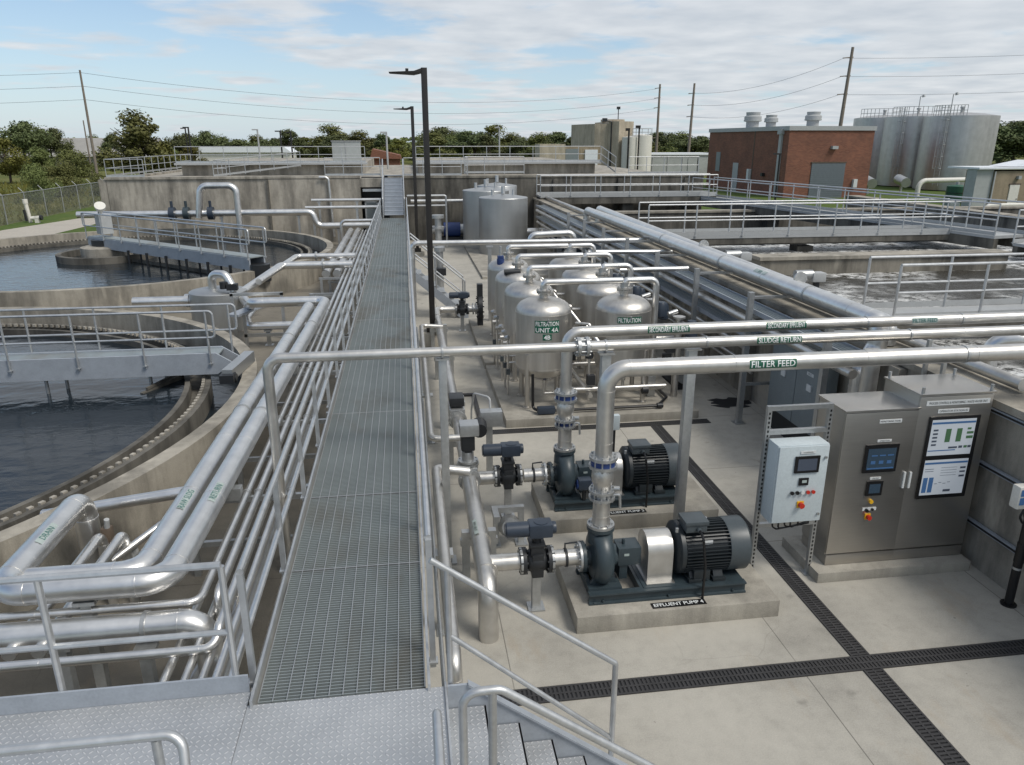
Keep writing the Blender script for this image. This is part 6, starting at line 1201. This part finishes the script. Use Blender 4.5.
t = thing('chemical_tank', 'dark green round tank in front of the stainless tanks', 'tank', (50.9, 64, 0)); B().lathe([(0, -0.1), (0.85, -0.1), (0.85, 1.4), (0.8, 1.45), (0.3, 1.55), (0, 1.55)], (50.4, 64, 0), 32).build('shell', 'greentank', t); B().cyl((50.4, 64, 1.5), (50.4, 64, 1.8), 0.15).build('lid', 'trim', t); B().lathe([(0.87, 0.8), (0.87, 0.86)], (50.4, 64, 0), 32).build('band', 'iron', t)
# tan building at right edge
t = thing('block_building', 'low tan block building with a white door and metal roof at the right edge', 'building', (52, 58, 0))
B().box(46.2, 60, 54.8, 57.9, -0.1, 3.1).build('wall', 'tanblock', t); B().box(44.75, 46.18, 54.9, 56.0, -0.1, 3.25).build('annex_wall', 'siding', t); B().box(44.65, 60.3, 54.6, 58.2, 3.26, 3.4).build('roof_edge', 'whiteroof', t)
for k in range(4): B().extr([(48.0 + k * 3.2, 3.43), (50.6 + k * 3.2, 3.43), (50.6 + k * 3.2, 3.9)], 'y', 55.5, 57.8).build('roof', 'whiteroof', t)
dd = B().box(47.75, 48.6, 54.74, 54.79, -0.1, 2.05).build('door', 'offwhite', t); B().box(47.65, 48.7, 54.745, 54.785, 2.055, 2.15).build('door_frame', 'rust', t); B().cyl((48.5, 54.7, 0.95), (48.5, 54.74, 0.95), 0.04).build('handle', 'iron', dd)
B().cbox((48.3, 54.65, 2.62), (0.25, 0.25, 0.25)).build('wall_lamp', 'trim', t); B().box(46.2, 46.3, 54.72, 54.79, -0.1, 3.1).build('corner_post', 'trim', t)
t = thing('utility_cluster', 'low group of cream pipes and grey boxes on the grass before the tan building', 'pipework', (44, 50, 0))
B().tube([(42, 50, -0.1), (42, 50, 0.9), (46.5, 50.5, 0.9), (46.5, 50.5, -0.1)], 0.14, 10, 0.3).build('pipe_run', 'offwhite', t); B().cbox((40, 51, 0.5), (0.8, 0.6, 1.1)).cbox((47.5, 51, 0.4), (1.2, 0.8, 0.8)).build('box', 'mcc', t)
# concrete silo group
t = thing('concrete_silo', 'tan concrete silo block with a round cap on its roof', 'silo', (32, 122, 0))
B().prism([(28.6, 124), (29.9, 119.6), (31.9, 119), (32, 128), (28, 128)], -0.1, 7.9).build('left_block', 'silo', t)
B().prism([(31.9, 118.6), (33.2, 117.4), (36.0, 119), (36.4, 127), (32.0, 128)], -0.1, 8.25).build('right_block', 'silo', t)
B().cyl((33.4, 122, 8.26), (33.4, 122, 8.6), 1.9, n=28).build('roof_cap', 'silo', t)
b = B(); b.tube([(32.2, 118.2, 0), (32.2, 118.2, 8.2), (31.2, 118.2, 8.4)], 0.12, 6).cbox((31.1, 118.2, 8.45), (0.7, 0.5, 0.5)); b.build('downpipe', 'iron', t); b = B(); b.cyl((34, 121, 8.6), (34, 121, 10.2), 0.07).cbox((34, 121, 10.3), (0.5, 0.4, 0.4)); b.build('mast_lamp', 'iron', t)
t = thing('white_silo', 'cream round storage silos beside the tan concrete silo', 'silo', (38, 118, 0))
B().lathe([(0, 0), (1.6, 0), (1.6, 6.15), (0, 6.4)], (36.8, 117, 0), 28).build('shell', 'offwhite', t); B().lathe([(0, 0), (1.35, 0), (1.35, 5.9), (0, 6.1)], (34.9, 116.5, 0), 28).build('shell', 'offwhite', t)
b = B()
for a in range(10): q = V((36.8 + 1.55 * math.cos(a * 0.63), 117 + 1.55 * math.sin(a * 0.63), 6.15)); b.cyl(q, q + V((0, 0, 1.0)), 0.04, n=5)
for z in (0.5, 1.0): b.tube([V((36.8 + 1.55 * math.cos(a * 0.33), 117 + 1.55 * math.sin(a * 0.33), 6.15 + z)) for a in range(20)], 0.035, 5)
b.build('roof_railing', 'trim', t); b = B(); b.cyl((34.1, 115, 0), (34.1, 115, 6.9), 0.14).cbox((33.9, 115, 7.0), (0.6, 0.4, 0.4)).cyl((35.7, 115, 0), (35.7, 115, 7.3), 0.12).cbox((35.5, 115, 7.4), (0.7, 0.4, 0.4)); b.build('riser_pipes', 'bronze', t)
t = thing('long_shed', 'long low grey metal shed between the silos and the brick building', 'shed', (47, 125, 0)); B().box(39.5, 52, 124, 132, -0.1, 3.1).build('wall', 'siding', t); B().box(39.2, 52.3, 123.8, 132.2, 3.11, 3.4).build('roof_edge', 'whiteroof', t)
for k in range(4): B().box(41 + k * 2.6, 41.15 + k * 2.6, 123.9, 123.99, 0, 3.1).build('rib', 'trim', t)
B().box(47.2, 51.8, 123.9, 123.99, 0, 2.6).build('door', 'siding', t)
t = thing('low_building', 'small cream flat roofed hut left of the concrete silo', 'building', (21, 105, 0)); B().box(18.6, 22.2, 105, 109, 0, 4.95).build('wall', 'silo', t); B().box(22.2, 27.5, 106, 110, 0, 4.6).build('side_wall', 'tanblock', t); B().box(25.2, 27.0, 105.8, 105.99, 1.5, 4.2).build('door', 'whiteroof', t); B().box(22.4, 24.2, 105.8, 105.99, 1.5, 4.3).build('opening', 'mcc', t)
t = thing('far_shed', 'long far shed with a white roof behind the raised tank at the left', 'shed', (-25, 150, 0)); B().box(-38, -21, 150, 158, 0, 3.3).build('wall', 'offwhite', t); B().extr([(-38.3, 3.31), (-20.7, 3.31), (-22, 4.3), (-37, 4.3)], 'y', 149.5, 158.5).build('roof', 'whiteroof', t)
t = thing('far_shed', 'far grey brown roofed barn among the trees at the far left', 'shed', (-72, 190, 0)); B().box(-92, -58, 190, 200, 0, 2).build('wall', 'roofgrey', t); B().extr([(190 - 1, 1.9), (201, 1.9), (195, 6.0)], 'x', -93, -57).build('roof', 'roofgrey', t)
t = thing('far_shed', 'small far brick red roofed house behind the far stairs', 'house', (-3, 140, 0)); B().box(-5.6, -0.6, 140, 148, 0, 2.4).build('wall', 'brick', t); B().extr([(-5.9, 2.3), (-0.3, 2.3), (-0.5, 2.9), (-5.4, 4.0)], 'y', 139.5, 148.5).build('roof', 'brick', t)
t = thing('switch_cabinet', 'grey sheet metal cabinet standing on the raised tank, left of the far stairs', 'cabinet', (-4.2, 52, 4)); B().box(-4.6, -2.8, 52, 53, 4.0, 5.35).build('body', 'siding', t); B().box(-4.65, -2.75, 51.95, 53.05, 5.353, 5.4).build('lid', 'trim', t); B().box(-3.74, -3.7, 51.97, 51.996, 4.1, 5.3).build('seam', 'trim', t)
# ================================================================== FENCE, POLES, WIRES
t = thing('chain_link_fence', 'grey chain link fence along the meadow at the far left', 'fence', (-27, 60, 0)); fy = [44 + 3.05 * k for k in range(20)]
for y in fy: b = B(); b.cyl((-27.2, y, -0.1), (-27.2, y, 1.9), 0.04, n=8).cyl((-27.2, y, 1.85), (-27.5, y, 2.2), 0.025, n=6); b.build('post', 'fencepost', t)
B().cyl((-27.2, 44, 1.85), (-27.2, fy[-1], 1.85), 0.028, n=8).build('top_rail', 'fencepost', t); B().box(-27.235, -27.225, 44, fy[-1], -0.1, 1.83).build('mesh', 'chain', t)
t = thing('hydrant', 'white standpipe marker on the lawn in front of the fence', 'standpipe', (-26, 57.5, 0)); B().cyl((-26.3, 57.5, -0.1), (-26.4, 57.5, 1.35), 0.13).cyl((-26.4, 57.5, 1.2), (-26.4, 57.5, 1.5), 0.17).build('marker', 'offwhite', t); B().cyl((-26.1, 57.2, 0.2), (-25.5, 57.2, 0.25), 0.14).cbox((-25.7, 57.2, 0.1), (0.25, 0.25, 0.5)).build('hydrant_body', 'offwhite', t); B().cyl((-26.45, 57.3, 0), (-26.5, 57.3, 0.8), 0.08).cyl((-25.5, 57.2, 0.25), (-25.35, 57.2, 0.25), 0.17).build('cap', 'iron', t)
def pole(lab, x, y, h, lean=0.0, r=0.2, arms=(0.6, 1.9, 3.2), aw=0.9, mat='wood'):
    t = thing('utility_pole', lab, 'utility pole', (x, y, 0), 'utility poles'); B().cyl((x, y, -0.1), (x + lean, y, h), r, r * 0.6, 10).build('pole', mat, t)
    for a in arms: q = x + lean * (h - a) / h; B().bar((q - aw, y, h - a), (q + aw * 0.25, y, h - a + 0.15), 0.12, 0.14).build('crossarm', mat, t)
    return t
pole('tall leaning utility pole above the meadow at the far left', -40.1, 108, 13.9, 0.0, 0.19, ())
pole('short thin utility pole beside the tall leaning one at the far left', -49.0, 130, 8.4, 0.0, 0.14, ())
pole('left of the two tall utility poles behind the silos', 50.3, 150, 15.9, 0, 0.3, (0.8, 2.6, 4.4, 10), 1.0)
pole('right of the two tall utility poles behind the silos', 53.2, 140, 15.4, 0.3, 0.3, (1.8, 3.8, 5.8), 1.0)
pole('tall utility pole behind the red brick building', 65.2, 110, 18.4, 0.6, 0.34, (1.5, 4.0, 6.5), 1.3)
for x, y, h, lab in ((-22, 84, 6.6, 'dark site lamp pole behind the streaked tank wall corner'), (-18.6, 72, 6.5, 'dark site lamp pole right of the tall leafy tree at the left'), (-10.8, 72, 6.2, 'left thin dark mast on the raised tank'), (-9.9, 72, 6.1, 'middle thin dark mast on the raised tank'), (-12.4, 70, 6.3, 'leaning light grey mast on the raised tank'), (-1.2, 60, 6.0, 'thin grey mast behind the far stairs'), (9.3, 75, 6.6, 'thin grey mast behind the silver tanks'), (26.6, 52, 4.5, 'thin dark mast on the basin side below the silo')):
    t = thing('mast', lab, 'mast', (x, y, 0), 'thin masts'); B().cyl((x, y, 0), (x, y, h), 0.07, n=8).build('pole', 'bronze' if 'dark' in lab else 'trim', t); B().cbox((x - 0.2, y, h), (0.5, 0.2, 0.1)).build('head', 'bronze' if 'dark' in lab else 'trim', t)
def wire(lab, a, b_, sag, r=0.02):
    a = V(a); b_ = V(b_); n = 28; pts = [a + (b_ - a) * (k / n) + V((0, 0, -sag * 4 * (k / n) * (1 - k / n))) for k in range(n + 1)]
    tag(B().tube(pts, r, 5).build('power_line', 'wire', sharp=180), lab, 'power line', 'power lines in the sky')
nm = ('upper', 'middle', 'lower')
for k in range(3):
    wire(f'{nm[k]} power line between the far left pole and the twin poles', (-40.1, 108, 13.6 - k * 1.6), (49.5, 150, 15.0 - k * 1.8), 3.0, 0.02)
    wire(f'{nm[k]} power line leaving the far left pole towards the left edge', (-40.1, 108, 13.6 - k * 1.6), (-130, 100, 14.0 - k * 1.6), 1.5, 0.018)
    wire(f'{nm[k]} power line from the twin poles to the pole behind the brick building', (52.6, 140, 13.7 - k * 2), (64.6, 110, 16.9 - k * 2.5), 1.4, 0.022)
    wire(f'{nm[k]} power line from the brick building pole to the right edge', (65.2, 110, 16.9 - k * 2.5), (150, 95, 22.5 - k * 2.5), 1.6, 0.02)
# ================================================================== TREES
def tree_proto(lab, h, wd, blobs, nl, ls, mat, trunk=True, seed=1):
    rnd = random.Random(seed); t = thing('tree', lab, 'tree', (0, 0, 0), 'trees along the skyline')
    if trunk:
        b = B(); b.tube([(0, 0, -0.2), (0.05 * wd, 0, h * 0.3), (0, 0.03 * wd, h * 0.62)], 0.022 * h, 8)
        for k in range(7):
            a = rnd.uniform(0, 6.28); z = h * rnd.uniform(0.2, 0.5); b.cyl((0.03 * wd, 0, z), (math.cos(a) * wd * 0.33, math.sin(a) * wd * 0.33, z + h * 0.26), 0.010 * h, 0.003 * h, 6)
        b.build('trunk', 'bark', t)
    B_ = []
    for k in range(blobs):
        z = rnd.uniform(0.22 if trunk else 0.08, 0.92); pr = math.sin(math.pi * min(1, max(0.1, (z - 0.05) / 0.98)) ** 0.8) ; a = rnd.uniform(0, 6.28); q = rnd.uniform(0.1, 0.5) * wd * pr
        s = rnd.uniform(0.10, 0.2) * wd; B_.append((V((math.cos(a) * q, math.sin(a) * q, z * h * 0.95)), s))
    b = B(); per = nl // blobs
    for c, s in B_:
        for k in range(per):
            d = V((rnd.gauss(0, 1), rnd.gauss(0, 1), rnd.gauss(0, 0.85))).normalized(); p = c + d * s * rnd.uniform(0.45, 1.1)
            if p.z < 0.05: continue
            n_ = (d + V((rnd.gauss(0, .6), rnd.gauss(0, .6), rnd.gauss(0, .6) + 0.35))).normalized(); x, y = perp(n_); q = ls * rnd.uniform(0.6, 1.3)
            a = rnd.uniform(0, 6.28); u = x * math.cos(a) + y * math.sin(a); w_ = n_.cross(u)
            o = len(b.v); b.v += [tuple(p - u * q), tuple(p + w_ * q * 0.55), tuple(p + u * q), tuple(p - w_ * q * 0.55)]; b.f.append((o, o + 1, o + 2, o + 3))
    me = bpy.data.meshes.new('crown'); me.from_pydata(b.v, [], b.f); me.update(); me.materials.append(M[mat]); o = bpy.data.objects.new('crown', me); COL.objects.link(o); o.parent = t
    return t
def at(px, py, Y):
    x = (px - 512) / FPX; u = -(py - 382.5) / FPX; P_, W_ = R(PITCH), R(YAW); f = math.cos(P_) + u * math.sin(P_); up = u * math.cos(P_) - math.sin(P_)
    X = x * math.cos(W_) + f * math.sin(W_); Yy = -x * math.sin(W_) + f * math.cos(W_); k = Y / Yy; return X * k, Y, CAMH + up * k
protos = [tree_proto('broad dark green tree', 10, 9, 30, 9000, 0.23, 'leaf_dark', seed=3), tree_proto('tall mid green tree', 10, 7.5, 26, 8500, 0.21, 'leaf_mid', seed=5),
          tree_proto('loose yellow green tree', 10, 8, 24, 6500, 0.20, 'leaf_yellow', seed=8), tree_proto('low shrub', 10, 15, 26, 9000, 0.29, 'leaf_mid', False, seed=11), tree_proto('narrow dark tree', 10, 6, 22, 6500, 0.20, 'leaf_dark', seed=14)]
used = set(); K = ['broad dark tree', 'tall green tree', 'loose yellow green tree', 'round green shrub', 'narrow dark tree']
def plant(px, top, Y, kind, lab, wf=1.0):
    x, y, z = at(px, top, Y); h = max(z, 1.0) * 1.08; s = (h / 10 * wf, h / 10 * wf, h / 10); rz = (px * 7.13) % 6.28; p = protos[kind]
    if kind not in used: used.add(kind); o = p; o.location = (x, y, -0.1); o.scale = s; o.rotation_euler = (0, 0, rz); LABELS.pop(o['label'], None); tag(o, lab)
    else: o = copy_tree(p, (x, y, -0.1), lab, scale=s, rz=rz)
    if kind == 3: o['category'] = 'shrub'
    o['group'] = 'shrubs in the meadow' if kind == 3 else 'trees along the skyline'
T = [(132, 114, 118, 1, 'tall leafy tree standing alone left of the streaked tank wall', 1.35), (20, 121, 150, 0, 'broad dark tree at the left edge of the skyline', 1.1), (48, 128, 165, 0, 'rounded dark tree second from the left edge', 1.0),
     (2, 138, 112, 2, 'yellowish bushy tree at the left edge behind the fence', 1.2), (36, 148, 135, 1, 'bushy green tree behind the left edge one', 1.5), (108, 134, 160, 4, 'narrow dark tree left of the tall leafy tree', 1.3), (90, 136, 200, 1, 'distant tree behind the leaning pole', 1.3),
     (165, 143, 120, 2, 'low yellow green tree right of the tall leafy one', 1.5), (190, 146, 125, 2, 'low olive tree in front of the dark hedge trees', 1.5), (182, 133, 190, 0, 'dark tree behind the low yellow green trees', 1.3), (205, 131, 190, 0, 'dome shaped dark tree above the white shed', 1.3), (222, 138, 195, 1, 'tree right of the dome shaped dark one', 1.2),
     (60, 165, 85, 3, 'shrub in the meadow near the leaning pole', 1.0), (33, 168, 76, 3, 'big dark shrub behind the fence at the left', 0.75), (100, 175, 85, 3, 'shrub in front of the leaning pole foot', 1.1), (78, 178, 95, 3, 'small round shrub in the meadow', 0.9), (70, 152, 130, 3, 'dark hedge shrub in front of the barn', 1.3)]
sky_line = [(238, 141), (252, 138), (270, 140), (287, 132), (303, 139), (325, 128), (340, 137), (356, 134), (372, 140), (384, 136), (397, 141), (428, 134), (441, 129), (455, 138), (472, 133), (488, 137), (498, 127), (512, 136), (528, 139), (542, 136), (556, 134), (572, 138), (590, 140), (645, 138), (664, 134), (679, 135), (697, 138), (712, 141), (738, 142), (995, 126), (1008, 123), (1022, 125), (1040, 122), (-12, 128), (-30, 130)]
for i, (px, top) in enumerate(sky_line):
    kind = (0, 1, 0, 4, 2, 1)[i % 6]; Y = 185 + (i * 37) % 50
    if px > 900: Y, kind = 150 + i % 4 * 6, 0
    T.append((px, top - 2, Y, kind, None, 1.9))
place = lambda px: ('right of the steel tanks' if px > 900 else 'between silos and brick building' if px > 630 else 'behind the silver tanks' if px > 470 else 'right of the lamp posts' if px > 415 else 'behind the far stairs' if px > 345 else 'above the left raised tank' if px > 215 else 'beyond the left edge')
order = ['first', 'second', 'third', 'fourth', 'fifth', 'sixth', 'seventh', 'eighth', 'ninth', 'tenth', 'eleventh']; cnt = {}
for px, top, Y, kind, lab, wf in T:
    if lab is None: pl = place(px); cnt[pl] = cnt.get(pl, 0) + 1; lab = f'{order[cnt[pl] - 1]} skyline tree from the left {pl}, a {K[kind]}'
    plant(px, top, Y, kind, lab, wf)
# low far hedge that closes the horizon
rnd = random.Random(4); b = B()
for k in range(42000):
    x = rnd.uniform(-330, 420); y = 232 + rnd.uniform(-6, 10) + abs(x) * 0.1; hmax = 5.2 + 1.0 * math.sin(x * 0.11) + 1.1 * math.sin(x * 0.043 + 1); z = rnd.uniform(0, hmax); s = rnd.uniform(0.35, 0.8)
    n_ = V((rnd.gauss(0, 1), rnd.gauss(0, 1) - 0.8, rnd.gauss(0, 1) + 0.5)).normalized(); u, w_ = perp(n_); p = V((x, y, z)); o = len(b.v); b.v += [tuple(p - u * s), tuple(p + w_ * s * .6), tuple(p + u * s), tuple(p - w_ * s * .6)]; b.f.append((o, o + 1, o + 2, o + 3))
tag(b.build('woodland', 'leaf_mid', sharp=180), 'low far woodland closing the horizon behind the plant', 'woodland', kind='stuff')
# rough meadow grass tufts beyond the fence
b = B()
for k in range(9000):
    x = rnd.uniform(-75, -27.5); y = rnd.uniform(50, 112); h = rnd.uniform(0.15, 0.5); a = rnd.uniform(0, 3.14); w_ = rnd.uniform(0.05, 0.14); l = rnd.uniform(-.2, .2); o = len(b.v)
    b.v += [(x - math.cos(a) * w_, y - math.sin(a) * w_, -0.12), (x + math.cos(a) * w_, y + math.sin(a) * w_, -0.12), (x + l, y + l, h)]; b.f.append((o, o + 1, o + 2))
tag(b.build('meadow_grass', 'leaf_yellow', sharp=180), 'tufts of rough meadow grass beyond the fence', 'grass', kind='stuff')
for k in LABELS:
    if not 4 <= len(k.split()) <= 16: print('LEN', len(k.split()), k)
# ------------------------------------------------------------------ check of labels
for k, v_ in LABELS.items():
    if len(v_) > 1: print('DUP LABEL', k, v_)
